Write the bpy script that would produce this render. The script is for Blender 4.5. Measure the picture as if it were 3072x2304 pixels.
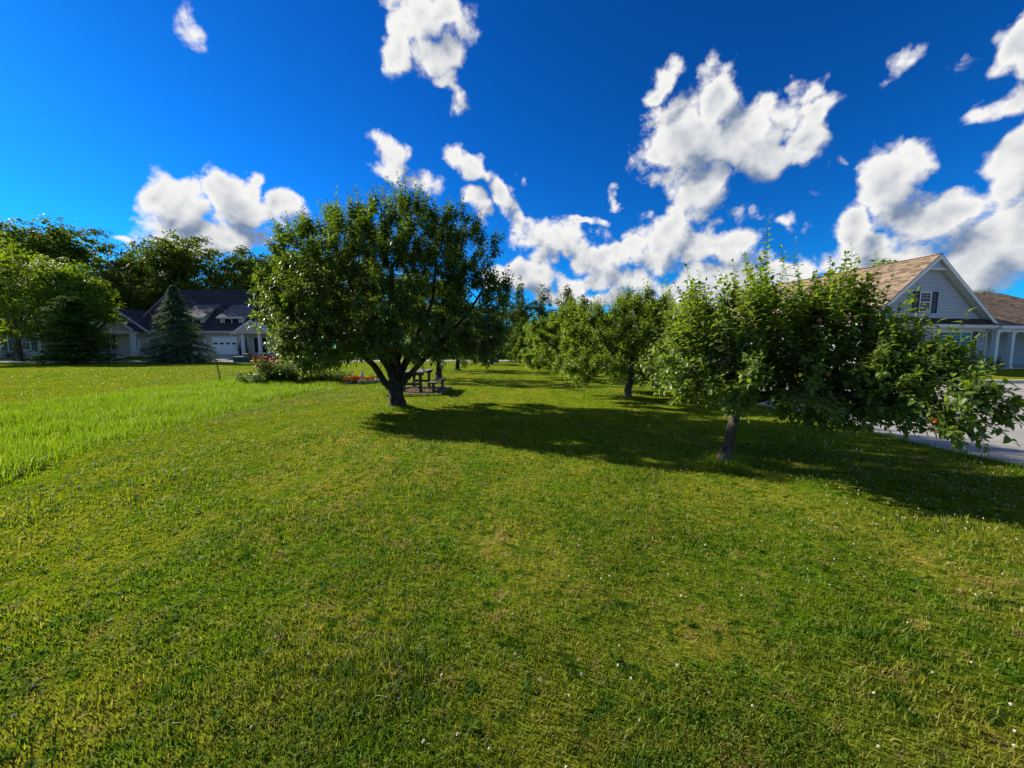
import bpy, math, random
import numpy as np
from mathutils import Vector, Matrix, Quaternion
R = math.radians
rng = np.random.default_rng(11)
random.seed(11)
scene = bpy.context.scene
for o in list(bpy.data.objects):
    bpy.data.objects.remove(o)
COL = scene.collection

# ------------------------------------------------------------------ camera
cam_data = bpy.data.cameras.new('camera')
cam_data.sensor_width = 36.0
cam_data.lens = 36.0 * 385.0 / 1024.0
cam_data.clip_start = 0.05
cam_data.clip_end = 3000
cam = bpy.data.objects.new('camera', cam_data)
COL.objects.link(cam)
cam.location = (0, 0, 1.65)
cam.rotation_euler = (R(90 - 5.5), 0, 0)
scene.camera = cam

# ------------------------------------------------------------------ light
SUN_EL, SUN_AZ = R(26.5), R(-64)          # azimuth from +Y, negative = towards -X
SUN = Vector((math.sin(SUN_AZ) * math.cos(SUN_EL), math.cos(SUN_AZ) * math.cos(SUN_EL), math.sin(SUN_EL)))
sun_data = bpy.data.lights.new('sun', 'SUN')
sun_data.energy = 5.0
sun_data.angle = R(0.5)
sun_data.color = (1.0, 0.91, 0.76)
sun = bpy.data.objects.new('sun', sun_data)
COL.objects.link(sun)
sun.rotation_euler = (-SUN).to_track_quat('-Z', 'Y').to_euler()

vs = scene.view_settings
vs.view_transform = 'Standard'
vs.look = 'None'
vs.exposure = 1.2
vs.gamma = 1.0
vs.use_curve_mapping = False
scene.cycles.max_bounces = 6
scene.cycles.diffuse_bounces = 3
scene.cycles.glossy_bounces = 2
scene.cycles.transmission_bounces = 4
scene.cycles.transparent_max_bounces = 4
scene.cycles.use_denoising = True
scene.cycles.sample_clamp_indirect = 4.0


def nd(nt, t, loc=None, **kw):
    n = nt.nodes.new(t)
    for k, v in kw.items():
        setattr(n, k, v)
    return n


def vmath(nt, op, a, b=None, c=None):
    n = nd(nt, 'ShaderNodeVectorMath', operation=op)
    for i, v in enumerate((a, b, c)):
        if v is None:
            continue
        if hasattr(v, 'is_output'):
            nt.links.new(v, n.inputs[i])
        else:
            n.inputs[i].default_value = v
    return n


def fmath(nt, op, a, b=None, c=None, clamp=False):
    n = nd(nt, 'ShaderNodeMath', operation=op, use_clamp=clamp)
    for i, v in enumerate((a, b, c)):
        if v is None:
            continue
        if hasattr(v, 'is_output'):
            nt.links.new(v, n.inputs[i])
        else:
            n.inputs[i].default_value = v
    return n.outputs[0]


def mixc(nt, fac, a, b, blend='MIX'):
    n = nd(nt, 'ShaderNodeMix', data_type='RGBA', blend_type=blend)
    for s, v in ((n.inputs[0], fac), (n.inputs[6], a), (n.inputs[7], b)):
        if hasattr(v, 'is_output'):
            nt.links.new(v, s)
        elif isinstance(v, (int, float)):
            s.default_value = v
        else:
            s.default_value = (*v[:3], 1)
    return n.outputs[2]


def smooth(nt, v, lo, hi, olo=0.0, ohi=1.0, kind='SMOOTHSTEP'):
    n = nd(nt, 'ShaderNodeMapRange', interpolation_type=kind)
    nt.links.new(v, n.inputs[0])
    for i, x in zip((1, 2, 3, 4), (lo, hi, olo, ohi)):
        n.inputs[i].default_value = x
    return n.outputs[0]


# cloud banks: azimuth, elevation, radii, tilt, strength (all angles in radians)
CLOUDS = [(0.406,0.436,0.126,0.095,-0.16,1.1), (0.542,0.404,0.163,0.084,-0.28,1.15), (0.449,0.495,0.074,0.059,-0.2,1), (0.642,0.407,0.062,0.051,-0.09,0.9), (0.359,0.538,0.043,0.037,-0.16,0.8), (0.611,0.471,0.037,0.017,-0.67,0.6), (0.438,0.339,0.089,0.084,-0.14,1), (0.364,0.245,0.11,0.079,-0.09,1), (0.483,0.219,0.099,0.069,-0.11,0.9), (0.419,0.139,0.198,0.064,-0.06,1), (0.537,0.172,0.082,0.042,-0.1,0.7), (0.762,0.29,0.059,0.075,0.45,1), (0.723,0.222,0.058,0.067,0.27,1), (0.812,0.225,0.081,0.059,-0.22,0.9), (0.768,0.15,0.147,0.076,-0.14,1), (0.873,0.14,0.093,0.089,-0.16,1), (0.887,0.411,0.032,0.046,-0.42,1), (0.882,0.355,0.039,0.031,-0.38,0.9), (0.899,0.27,0.037,0.089,-0.31,0.9), (0.906,0.183,0.066,0.059,-0.22,0.9), (0.589,0.251,0.044,0.041,-0.16,0.8), (0.267,0.345,0.027,0.019,-0.09,0.6), (0.692,0.332,0.023,0.016,0.05,0.5), (0.812,0.413,0.019,0.026,0.72,0.36), (0.753,0.466,0.029,0.021,0.24,0.3), (-0.278,0.41,0.075,0.036,-0.46,0.66), (-0.225,0.376,0.074,0.043,-0.31,0.66), (-0.095,0.416,0.081,0.033,-0.57,0.66), (-0.013,0.357,0.082,0.036,-0.88,0.8), (-0.088,0.349,0.071,0.024,-0.44,0.65), (0.045,0.299,0.056,0.046,-0.64,0.7), (-0.209,0.66,0.114,0.058,0.1,1), (-0.256,0.603,0.053,0.054,0.34,0.8), (-0.179,0.621,0.061,0.061,-0.02,0.7), (-0.157,0.556,0.069,0.023,-0.65,0.75), (-0.132,0.653,0.055,0.042,0.06,0.6), (-0.724,0.283,0.056,0.036,-0.32,0.95), (-0.683,0.264,0.07,0.053,-0.34,1), (-0.608,0.279,0.08,0.062,0.18,1), (-0.569,0.323,0.037,0.047,0.35,0.95), (-0.64,0.212,0.138,0.048,-0.01,0.95), (-0.533,0.273,0.069,0.045,0.15,0.85), (-0.668,0.555,0.033,0.032,-0.16,0.4), (0.12,0.253,0.157,0.064,-0.27,0.95), (0.243,0.209,0.072,0.046,-0.05,0.9), (0.185,0.3,0.048,0.014,-0.05,0.7), (0.02,0.176,0.126,0.048,-0.0,1), (0.22,0.156,0.129,0.04,-0.03,1), (0.13,0.126,0.108,0.033,-0.02,1), (0.301,0.106,0.245,0.036,-0.03,0.95), (0.575,0.127,0.144,0.055,-0.08,1), (-0.767,0.182,0.027,0.01,0.17,0.5), (-0.829,0.207,0.016,0.007,0.22,0.5)]
world = bpy.data.worlds.new('World')
scene.world = world
world.use_nodes = True
wt = world.node_tree
wt.nodes.clear()


def group(name, ins, outs):
    g = bpy.data.node_groups.new(name, 'ShaderNodeTree')
    for n, t in ins:
        g.interface.new_socket(n, in_out='INPUT', socket_type=t)
    for n, t in outs:
        g.interface.new_socket(n, in_out='OUTPUT', socket_type=t)
    return g, nd(g, 'NodeGroupInput'), nd(g, 'NodeGroupOutput')


def mask_group():
    """soft cover of the cloud banks by direction"""
    g, gi, go = group('cloud_cover', [('Vector', 'NodeSocketVector')], [('Cover', 'NodeSocketFloat')])
    d = vmath(g, 'NORMALIZE', gi.outputs[0]).outputs[0]
    warp = nd(g, 'ShaderNodeTexNoise', noise_dimensions='3D')
    warp.inputs['Scale'].default_value = 11.0
    warp.inputs['Detail'].default_value = 2.0
    g.links.new(d, warp.inputs['Vector'])
    w = vmath(g, 'MULTIPLY_ADD', warp.outputs['Color'], (.13, .13, .13), (-.065, -.065, -.065)).outputs[0]
    dw = vmath(g, 'ADD', d, w).outputs[0]
    sx = nd(g, 'ShaderNodeSeparateXYZ')
    g.links.new(dw, sx.inputs[0])
    az = fmath(g, 'ARCTAN2', sx.outputs[0], sx.outputs[1])
    hx = fmath(g, 'MULTIPLY', sx.outputs[0], sx.outputs[0])
    hy = fmath(g, 'MULTIPLY_ADD', sx.outputs[1], sx.outputs[1], hx)
    el = fmath(g, 'ARCTAN2', sx.outputs[2], fmath(g, 'SQRT', hy))
    cx = nd(g, 'ShaderNodeCombineXYZ')
    g.links.new(az, cx.inputs[0])
    g.links.new(el, cx.inputs[1])
    m = None
    for (a, e, r1, r2, t, wgt) in CLOUDS:
        mp = nd(g, 'ShaderNodeMapping', vector_type='TEXTURE')
        g.links.new(cx.outputs[0], mp.inputs[0])
        mp.inputs['Location'].default_value = (a, e, 0)
        mp.inputs['Rotation'].default_value = (0, 0, t)
        mp.inputs['Scale'].default_value = (r1 * 1.02, r2 * 1.02, 1)
        ln = vmath(g, 'LENGTH', mp.outputs[0]).outputs['Value']
        s = fmath(g, 'MULTIPLY_ADD', ln, -wgt, wgt)
        m = s if m is None else fmath(g, 'SMOOTH_MAX', m, s, .08)
    # unseen broken cumulus behind the camera, thickened to add white fill on shaded facades
    rest = nd(g, 'ShaderNodeTexNoise', noise_dimensions='3D')
    rest.inputs['Scale'].default_value = 3.2
    rest.inputs['Detail'].default_value = 2.0
    g.links.new(d, rest.inputs['Vector'])
    cover = fmath(g, 'MULTIPLY_ADD', rest.outputs[0], 5.0, -2.55)
    s2 = nd(g, 'ShaderNodeSeparateXYZ')
    g.links.new(d, s2.inputs[0])
    away = smooth(g, fmath(g, 'MULTIPLY_ADD', s2.outputs[2], -.4, s2.outputs[1]), .12, -.15, 0, 1)
    cover = fmath(g, 'ADD', cover, fmath(g, 'MULTIPLY_ADD', away, 3.0, -3.0))
    m = fmath(g, 'MAXIMUM', m, cover)
    g.links.new(fmath(g, 'MAXIMUM', m, -1.0), go.inputs[0])
    return g


def billow_group():
    """heaped, cauliflower-like relief of cumulus plus ragged fibres"""
    g, gi, go = group('cloud_billow', [('Vector', 'NodeSocketVector'), ('Fine', 'NodeSocketFloat')], [('Relief', 'NodeSocketFloat')])
    d = gi.outputs[0]
    w = nd(g, 'ShaderNodeTexNoise', noise_dimensions='3D')
    w.inputs['Scale'].default_value = 26.0
    w.inputs['Detail'].default_value = 2.0
    g.links.new(d, w.inputs['Vector'])
    dw = vmath(g, 'ADD', d, vmath(g, 'MULTIPLY_ADD', w.outputs['Color'], (.03, .03, .03), (-.015, -.015, -.015)).outputs[0]).outputs[0]
    v = nd(g, 'ShaderNodeTexVoronoi', voronoi_dimensions='3D', feature='F1')
    v.inputs['Scale'].default_value = 15.0
    v.inputs['Detail'].default_value = 3.0
    v.inputs['Roughness'].default_value = .48
    v.inputs['Lacunarity'].default_value = 2.3
    g.links.new(dw, v.inputs['Vector'])
    n = nd(g, 'ShaderNodeTexNoise', noise_dimensions='3D')
    n.inputs['Scale'].default_value = 10.0
    n.inputs['Roughness'].default_value = .66
    g.links.new(gi.outputs[1], n.inputs['Detail'])
    g.links.new(d, n.inputs['Vector'])
    b = fmath(g, 'MULTIPLY_ADD', v.outputs['Distance'], -.60, .45)
    o = fmath(g, 'ADD', b, fmath(g, 'MULTIPLY_ADD', n.outputs[0], 1.3, -.68))
    g.links.new(o, go.inputs[0])
    return g


MG, BG = mask_group(), billow_group()
tc = nd(wt, 'ShaderNodeTexCoord')
sky = nd(wt, 'ShaderNodeTexSky', sky_type='NISHITA', sun_disc=False, sun_elevation=SUN_EL, sun_rotation=SUN_AZ,
         altitude=200, air_density=1.0, dust_density=.1, ozone_density=4.0)
hs = nd(wt, 'ShaderNodeHueSaturation')
wt.links.new(sky.outputs[0], hs.inputs['Color'])
hs.inputs['Saturation'].default_value = 1.15
gm = nd(wt, 'ShaderNodeGamma')
wt.links.new(hs.outputs[0], gm.inputs[0])
gm.inputs[1].default_value = 1.3
blue = mixc(wt, 1.0, gm.outputs[0], (.045, .42, .66), 'MULTIPLY')


def use(grp, vec, fine=None):
    n = nd(wt, 'ShaderNodeGroup', node_tree=grp)
    wt.links.new(vec, n.inputs[0])
    if fine is not None:
        n.inputs[1].default_value = fine
    return n.outputs[0]


v0 = tc.outputs['Generated']
m0 = use(MG, v0)
dens = fmath(wt, 'ADD', m0, use(BG, v0, 8.0))
off = Vector((SUN.x, SUN.y * .3, SUN.z + .75)).normalized() * .055
v1 = vmath(wt, 'ADD', v0, tuple(off)).outputs[0]
dens1 = fmath(wt, 'ADD', use(MG, v1), use(BG, v1, 3.0))
alpha = smooth(wt, dens, -.05, .36)
lit = smooth(wt, fmath(wt, 'SUBTRACT', dens, dens1), -.75, .45)
thick = smooth(wt, dens, .2, 1.3, 0, .60)
lum = fmath(wt, 'SUBTRACT', fmath(wt, 'MULTIPLY_ADD', lit, 1.0, .02), thick, clamp=True)
ccol = mixc(wt, lum, (1.35, 1.85, 2.75), (6.5, 6.45, 6.3))
near_cloud = fmath(wt, 'GREATER_THAN', m0, -.75)
b1 = nd(wt, 'ShaderNodeBackground')
wt.links.new(blue, b1.inputs[0])
b1.inputs[1].default_value = .062
b2 = nd(wt, 'ShaderNodeBackground')
wt.links.new(ccol, b2.inputs[0])
b2.inputs[1].default_value = .063
ms = nd(wt, 'ShaderNodeMixShader')
wt.links.new(alpha, ms.inputs[0])
wt.links.new(b1.outputs[0], ms.inputs[1])
wt.links.new(b2.outputs[0], ms.inputs[2])
ms2 = nd(wt, 'ShaderNodeMixShader')
wt.links.new(near_cloud, ms2.inputs[0])
wt.links.new(b1.outputs[0], ms2.inputs[1])
wt.links.new(ms.outputs[0], ms2.inputs[2])
wo = nd(wt, 'ShaderNodeOutputWorld')
wt.links.new(ms2.outputs[0], wo.inputs[0])
world.cycles.sampling_method = 'MANUAL'
world.cycles.sample_map_resolution = 512


# ------------------------------------------------------------------ helpers
def link(o, parent=None):
    COL.objects.link(o)
    if parent is not None:
        o.parent = parent
    return o


def tag(o, label=None, cat=None, group=None, kind=None):
    for k, v in (('label', label), ('category', cat), ('group', group), ('kind', kind)):
        if v:
            o[k] = v
    return o


def thing(name, label, cat, loc=(0, 0, 0), rotz=0.0, group=None):
    o = bpy.data.objects.new(name, None)
    o.empty_display_size = .2
    o.location = loc
    o.rotation_euler = (0, 0, rotz)
    link(o)
    return tag(o, label, cat, group)


def np_mesh(name, V, quads=None, tris=None, attrs=None, smooth_shade=False):
    me = bpy.data.meshes.new(name)
    V = np.asarray(V, dtype=np.float32)
    q = np.zeros((0, 4), np.int32) if quads is None else np.asarray(quads, np.int32).reshape(-1, 4)
    t = np.zeros((0, 3), np.int32) if tris is None else np.asarray(tris, np.int32).reshape(-1, 3)
    nl = q.size + t.size
    nf = len(q) + len(t)
    me.vertices.add(len(V))
    me.vertices.foreach_set('co', V.ravel())
    me.loops.add(nl)
    me.loops.foreach_set('vertex_index', np.concatenate([q.ravel(), t.ravel()]).astype(np.int32))
    me.polygons.add(nf)
    ls = np.concatenate([np.arange(len(q)) * 4, q.size + np.arange(len(t)) * 3]).astype(np.int32)
    me.polygons.foreach_set('loop_start', ls)
    if smooth_shade:
        me.polygons.foreach_set('use_smooth', np.ones(nf, bool))
    for k, a in (attrs or {}).items():
        at = me.attributes.new(k, 'FLOAT', 'POINT')
        at.data.foreach_set('value', np.asarray(a, np.float32))
    me.update(calc_edges=True)
    return me


def mesh_obj(name, me, mats, parent=None):
    o = bpy.data.objects.new(name, me)
    for m in (mats if isinstance(mats, (list, tuple)) else [mats]):
        me.materials.append(m)
    return link(o, parent)


class MB:
    """collects boxes, prisms and tubes, then builds ONE mesh"""
    def __init__(s):
        s.v, s.f, s.m = [], [], []
        s.mi = 0

    def add(s, vs, fs):
        b = len(s.v)
        s.v += [tuple(p) for p in vs]
        for f in fs:
            s.f.append(tuple(b + i for i in f))
            s.m.append(s.mi)

    def box(s, x0, x1, y0, y1, z0, z1, bev=0.0):
        s.add([(x0, y0, z0), (x1, y0, z0), (x1, y1, z0), (x0, y1, z0), (x0, y0, z1), (x1, y0, z1), (x1, y1, z1), (x0, y1, z1)],
              [(3, 2, 1, 0), (4, 5, 6, 7), (0, 1, 5, 4), (1, 2, 6, 5), (2, 3, 7, 6), (3, 0, 4, 7)])

    def prism(s, poly, axis, a0, a1):
        """poly: 2D points; axis 0/1/2 = extrusion axis"""
        def put(p, a):
            return {0: (a, p[0], p[1]), 1: (p[0], a, p[1]), 2: (p[0], p[1], a)}[axis]
        n = len(poly)
        s.add([put(p, a0) for p in poly] + [put(p, a1) for p in poly],
              [tuple(range(n)), tuple(range(2 * n - 1, n - 1, -1))] + [(i, n + i, n + (i + 1) % n, (i + 1) % n) for i in range(n)])

    def slab(s, p, u, v, n, t):
        """parallelogram p, p+u, p+u+v, p+v with thickness t along -n"""
        p, u, v, n = map(Vector, (p, u, v, n))
        q = [p, p + u, p + u + v, p + v]
        s.add(q + [a - n * t for a in q], [(0, 1, 2, 3), (7, 6, 5, 4), (0, 4, 5, 1), (1, 5, 6, 2), (2, 6, 7, 3), (3, 7, 4, 0)])

    def bar(s, a, b, w, h=None, up=(0, 0, 1)):
        a, b = Vector(a), Vector(b)
        h = w if h is None else h
        d = (b - a).normalized()
        x = d.cross(Vector(up))
        x = x.normalized() if x.length > 1e-4 else Vector((1, 0, 0))
        y = x.cross(d)
        c = [x * sx * w / 2 + y * sy * h / 2 for sx, sy in ((-1, -1), (1, -1), (1, 1), (-1, 1))]
        s.add([a + k for k in c] + [b + k for k in c], [(3, 2, 1, 0), (4, 5, 6, 7), (0, 1, 5, 4), (1, 2, 6, 5), (2, 3, 7, 6), (3, 0, 4, 7)])

    def lathe(s, prof, n=16, c=(0, 0, 0)):
        vs = []
        for r, z in prof:
            vs += [(c[0] + r * math.cos(2 * math.pi * i / n), c[1] + r * math.sin(2 * math.pi * i / n), c[2] + z) for i in range(n)]
        fs = []
        for k in range(len(prof) - 1):
            fs += [(k * n + i, k * n + (i + 1) % n, (k + 1) * n + (i + 1) % n, (k + 1) * n + i) for i in range(n)]
        fs.append(tuple(range(n - 1, -1, -1)))
        fs.append(tuple((len(prof) - 1) * n + i for i in range(n)))
        s.add(vs, fs)

    def build(s, name, mats, parent=None, shade=False, bevel=0.0):
        me = bpy.data.meshes.new(name)
        me.from_pydata(s.v, [], s.f)
        ms = mats if isinstance(mats, (list, tuple)) else [mats]
        for m in ms:
            me.materials.append(m)
        if len(ms) > 1:
            me.polygons.foreach_set('material_index', s.m)
        if shade:
            me.polygons.foreach_set('use_smooth', [True] * len(me.polygons))
        me.update()
        o = bpy.data.objects.new(name, me)
        if bevel:
            md = o.modifiers.new('bevel', 'BEVEL')
            md.width = bevel
            md.segments = 1
            md.limit_method = 'ANGLE'
        return link(o, parent)


def copy_tree(o, parent=None, **kw):
    c = o.copy()
    COL.objects.link(c)
    c.parent = parent
    for ch in o.children:
        copy_tree(ch, c)
    for k, v in kw.items():
        c[k] = v
    return c


# ------------------------------------------------------------------ materials
def new_mat(name):
    m = bpy.data.materials.new(name)
    m.use_nodes = True
    nt = m.node_tree
    return m, nt, nt.nodes['Principled BSDF'], nt.nodes['Material Output']


def noise(nt, vec, scale, detail=3.0, rough=.5, dist=0.0):
    n = nd(nt, 'ShaderNodeTexNoise')
    n.inputs['Scale'].default_value = scale
    n.inputs['Detail'].default_value = detail
    n.inputs['Roughness'].default_value = rough
    n.inputs['Distortion'].default_value = dist
    if vec is not None:
        nt.links.new(vec, n.inputs['Vector'])
    return n


def surface(name, c1, c2, scale=8.0, rough=.8, bump=.0, stretch=(1, 1, 1), spec=.3, detail=5.0, c3=None, bscale=None, metallic=0.0):
    """two-tone noisy surface with fine relief, in object space"""
    m, nt, bs, out = new_mat(name)
    tcn = nd(nt, 'ShaderNodeTexCoord')
    v = vmath(nt, 'MULTIPLY', tcn.outputs['Object'], stretch).outputs[0]
    n = noise(nt, v, scale, detail, .6)
    f = smooth(nt, n.outputs[0], .3, .7)
    c = mixc(nt, f, c1, c2)
    if c3:
        n3 = noise(nt, v, scale * .13, 3)
        c = mixc(nt, smooth(nt, n3.outputs[0], .45, .7), c, c3)
    nt.links.new(c, bs.inputs['Base Color'])
    bs.inputs['Roughness'].default_value = rough
    bs.inputs['Specular IOR Level'].default_value = spec
    bs.inputs['Metallic'].default_value = metallic
    if bump:
        nb = noise(nt, v, bscale or scale * 3, 6, .65)
        b = nd(nt, 'ShaderNodeBump')
        b.inputs['Strength'].default_value = 1.0
        b.inputs['Distance'].default_value = bump
        nt.links.new(nb.outputs[0], b.inputs['Height'])
        nt.links.new(b.outputs[0], bs.inputs['Normal'])
    return m


def leaf_mat(name, dark, light, trans, rough=.4, spec=.5, tfac=.35, back=None):
    m, nt, bs, out = new_mat(name)
    at = nd(nt, 'ShaderNodeAttribute', attribute_name='rnd')
    oi = nd(nt, 'ShaderNodeObjectInfo')
    geo = nd(nt, 'ShaderNodeNewGeometry')
    n = noise(nt, geo.outputs['Position'], .9, 2)
    f = fmath(nt, 'ADD', fmath(nt, 'MULTIPLY', at.outputs['Fac'], .75), fmath(nt, 'MULTIPLY_ADD', n.outputs[0], 1.1, -.42), clamp=True)
    c = mixc(nt, f, dark, light)
    if back:
        c = mixc(nt, geo.outputs['Backfacing'], c, back)
    nt.links.new(c, bs.inputs['Base Color'])
    bs.inputs['Roughness'].default_value = rough
    bs.inputs['Specular IOR Level'].default_value = spec
    tr = nd(nt, 'ShaderNodeBsdfTranslucent')
    tcol = mixc(nt, f, tuple(.7 * k for k in trans), trans)
    nt.links.new(tcol, tr.inputs['Color'])
    mx = nd(nt, 'ShaderNodeMixShader')
    mx.inputs[0].default_value = tfac
    nt.links.new(bs.outputs[0], mx.inputs[1])
    nt.links.new(tr.outputs[0], mx.inputs[2])
    nt.links.new(mx.outputs[0], out.inputs[0])
    return m


def lawn_group():
    """colour of the turf by place: fresh, olive and dry patches"""
    g = bpy.data.node_groups.new('lawn_colour', 'ShaderNodeTree')
    g.interface.new_socket('Vary', in_out='INPUT', socket_type='NodeSocketFloat')
    g.interface.new_socket('Color', in_out='OUTPUT', socket_type='NodeSocketColor')
    gi, go = nd(g, 'NodeGroupInput'), nd(g, 'NodeGroupOutput')
    geo = nd(g, 'ShaderNodeNewGeometry')
    n1 = noise(g, geo.outputs['Position'], .55, 4, .6)
    n2 = noise(g, geo.outputs['Position'], 2.6, 3, .6)
    n3 = noise(g, geo.outputs['Position'], .12, 2, .5)
    c = mixc(g, smooth(g, n1.outputs[0], .36, .64), (.102, .155, .007), (.182, .190, .018))
    c = mixc(g, smooth(g, n2.outputs[0], .50, .70, 0, .75), c, (.080, .165, .006))
    c = mixc(g, smooth(g, n2.outputs[0], .42, .30, 0, .55), c, (.270, .195, .060))
    c = mixc(g, smooth(g, n3.outputs[0], .40, .62, 0, .5), c, (.165, .215, .003))
    n4 = noise(g, geo.outputs['Position'], 8.0, 2, .5)
    c = mixc(g, smooth(g, n4.outputs[0], .55, .66, 0, .85), c, (.034, .088, .005))
    c = mixc(g, smooth(g, n4.outputs[0], .42, .28, 0, .6), c, (.260, .195, .065))
    wv = nd(g, 'ShaderNodeTexWave', bands_direction='X')
    wv.inputs['Scale'].default_value = .30
    wv.inputs['Distortion'].default_value = 2.2
    wv.inputs['Detail Scale'].default_value = .25
    g.links.new(geo.outputs['Position'], wv.inputs['Vector'])
    c = mixc(g, smooth(g, wv.outputs[1], .62, .95, 0, .32), c, (.065, .135, .006))
    v = fmath(g, 'MULTIPLY_ADD', gi.outputs[0], 1.0, .5)
    c = mixc(g, 1.0, c, nd_val(g, v), 'MULTIPLY')
    g.links.new(c, go.inputs[0])
    return g


def nd_val(nt, v):
    n = nd(nt, 'ShaderNodeCombineColor')
    for i in range(3):
        nt.links.new(v, n.inputs[i])
    return n.outputs[0]


LG = lawn_group()


def blade_mat(name, tall=False):
    m, nt, bs, out = new_mat(name)
    at = nd(nt, 'ShaderNodeAttribute', attribute_name='rnd')
    gr = nd(nt, 'ShaderNodeGroup', node_tree=LG)
    nt.links.new(at.outputs['Fac'], gr.inputs[0])
    c = gr.outputs[0]
    if tall:
        c = mixc(nt, .8, c, mixc(nt, at.outputs['Fac'], (.095, .190, .005), (.215, .310, .012)))
        c = mixc(nt, smooth(nt, at.outputs['Fac'], .90, .99, 0, .8), c, (.33, .30, .12))
    else:
        dry = smooth(nt, at.outputs['Fac'], .90, .97, 0, .8)
        c = mixc(nt, dry, c, (.30, .24, .10))
    nt.links.new(c, bs.inputs['Base Color'])
    bs.inputs['Roughness'].default_value = .55
    bs.inputs['Specular IOR Level'].default_value = .25
    tr = nd(nt, 'ShaderNodeBsdfTranslucent')
    nt.links.new(mixc(nt, 1.0, c, (1.35, 1.45, .7), 'MULTIPLY'), tr.inputs['Color'])
    mx = nd(nt, 'ShaderNodeMixShader')
    mx.inputs[0].default_value = .45
    nt.links.new(bs.outputs[0], mx.inputs[1])
    nt.links.new(tr.outputs[0], mx.inputs[2])
    nt.links.new(mx.outputs[0], out.inputs[0])
    return m


def ground_mat():
    m, nt, bs, out = new_mat('turf')
    geo = nd(nt, 'ShaderNodeNewGeometry')
    gr = nd(nt, 'ShaderNodeGroup', node_tree=LG)
    n = noise(nt, geo.outputs['Position'], 14, 6, .7)
    nt.links.new(smooth(nt, n.outputs[0], .28, .72, .1, 1.0), gr.inputs[0])
    nt.links.new(gr.outputs[0], bs.inputs['Base Color'])
    bs.inputs['Roughness'].default_value = 1.0
    bs.inputs['Specular IOR Level'].default_value = .0
    nb = noise(nt, geo.outputs['Position'], 22, 6, .75)
    b = nd(nt, 'ShaderNodeBump')
    b.inputs['Distance'].default_value = .05
    nt.links.new(nb.outputs[0], b.inputs['Height'])
    nt.links.new(b.outputs[0], bs.inputs['Normal'])
    return m


def shingle_mat(name, a, b, c, L=.30):
    m, nt, bs, out = new_mat(name)
    tcn = nd(nt, 'ShaderNodeTexCoord')
    oi = nd(nt, 'ShaderNodeObjectInfo')
    ofs = nd(nt, 'ShaderNodeCombineXYZ')
    nt.links.new(fmath(nt, 'MULTIPLY', oi.outputs['Random'], 37.0), ofs.inputs[0])
    nt.links.new(fmath(nt, 'MULTIPLY', oi.outputs['Random'], 53.0), ofs.inputs[1])
    v = vmath(nt, 'ADD', tcn.outputs['Object'], ofs.outputs[0]).outputs[0]
    vo = nd(nt, 'ShaderNodeTexVoronoi', voronoi_dimensions='3D')
    vo.inputs['Scale'].default_value = 1 / L
    nt.links.new(v, vo.inputs['Vector'])
    sp = nd(nt, 'ShaderNodeSeparateColor')
    nt.links.new(vo.outputs['Color'], sp.inputs[0])
    col = mixc(nt, sp.outputs[0], a, b)
    col = mixc(nt, smooth(nt, sp.outputs[1], .55, .9), col, c)
    n = noise(nt, v, 40, 4, .7)
    col = mixc(nt, smooth(nt, n.outputs[0], .3, .7, 0, .35), col, tuple(k * .5 for k in a))
    nt.links.new(col, bs.inputs['Base Color'])
    bs.inputs['Roughness'].default_value = .95
    bs.inputs['Specular IOR Level'].default_value = .15
    return m


def glass_mat(name, tint=(.02, .025, .03)):
    m, nt, bs, out = new_mat(name)
    bs.inputs['Base Color'].default_value = (*tint, 1)
    bs.inputs['Roughness'].default_value = .05
    bs.inputs['Specular IOR Level'].default_value = .22
    tcn = nd(nt, 'ShaderNodeTexCoord')
    n = noise(nt, tcn.outputs['Object'], 1.2, 2)
    b = nd(nt, 'ShaderNodeBump')
    b.inputs['Distance'].default_value = .01
    nt.links.new(n.outputs[0], b.inputs['Height'])
    nt.links.new(b.outputs[0], bs.inputs['Normal'])
    return m


M = {}
M['turf'] = ground_mat()
M['blade'] = blade_mat('grass_blade')
M['tall'] = blade_mat('tall_grass_blade', True)
M['crab_leaf'] = leaf_mat('crabapple_leaf', (.028, .060, .005), (.075, .130, .009), (.190, .310, .010), .44, .26, .36, (.060, .100, .025))
M['apple_leaf'] = leaf_mat('apple_leaf', (.050, .105, .008), (.135, .215, .014), (.300, .450, .016), .42, .35, .45, (.110, .165, .035))
M['row_leaf'] = leaf_mat('row_apple_leaf', (.050, .100, .008), (.140, .215, .014), (.300, .440, .016), .5, .25, .45)
M['maple_leaf'] = leaf_mat('maple_leaf', (.050, .105, .008), (.120, .195, .012), (.260, .400, .014), .6, .15, .4)
M['wood_leaf'] = leaf_mat('woodland_leaf', (.034, .066, .007), (.105, .155, .012), (.190, .280, .014), .65, .12, .35)
M['olive_leaf'] = leaf_mat('poplar_leaf', (.030, .055, .010), (.085, .110, .020), (.130, .190, .016), .65, .12, .35)
M['copper_leaf'] = leaf_mat('copper_leaf', (.060, .050, .040), (.110, .080, .060), (.120, .090, .050), .5, .3, .25)
M['needle'] = leaf_mat('spruce_needle', (.030, .075, .036), (.085, .155, .070), (.110, .190, .050), .8, .05, .3)
M['yew'] = leaf_mat('evergreen_needle', (.026, .068, .010), (.075, .140, .018), (.120, .210, .016), .8, .05, .35)
M['bush_leaf'] = leaf_mat('shrub_leaf', (.045, .100, .010), (.110, .185, .016), (.220, .350, .016), .5, .2, .4)
M['weed_leaf'] = leaf_mat('weed_leaf', (.050, .100, .008), (.095, .160, .012), (.120, .230, .012), .7, .04, .4)
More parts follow.
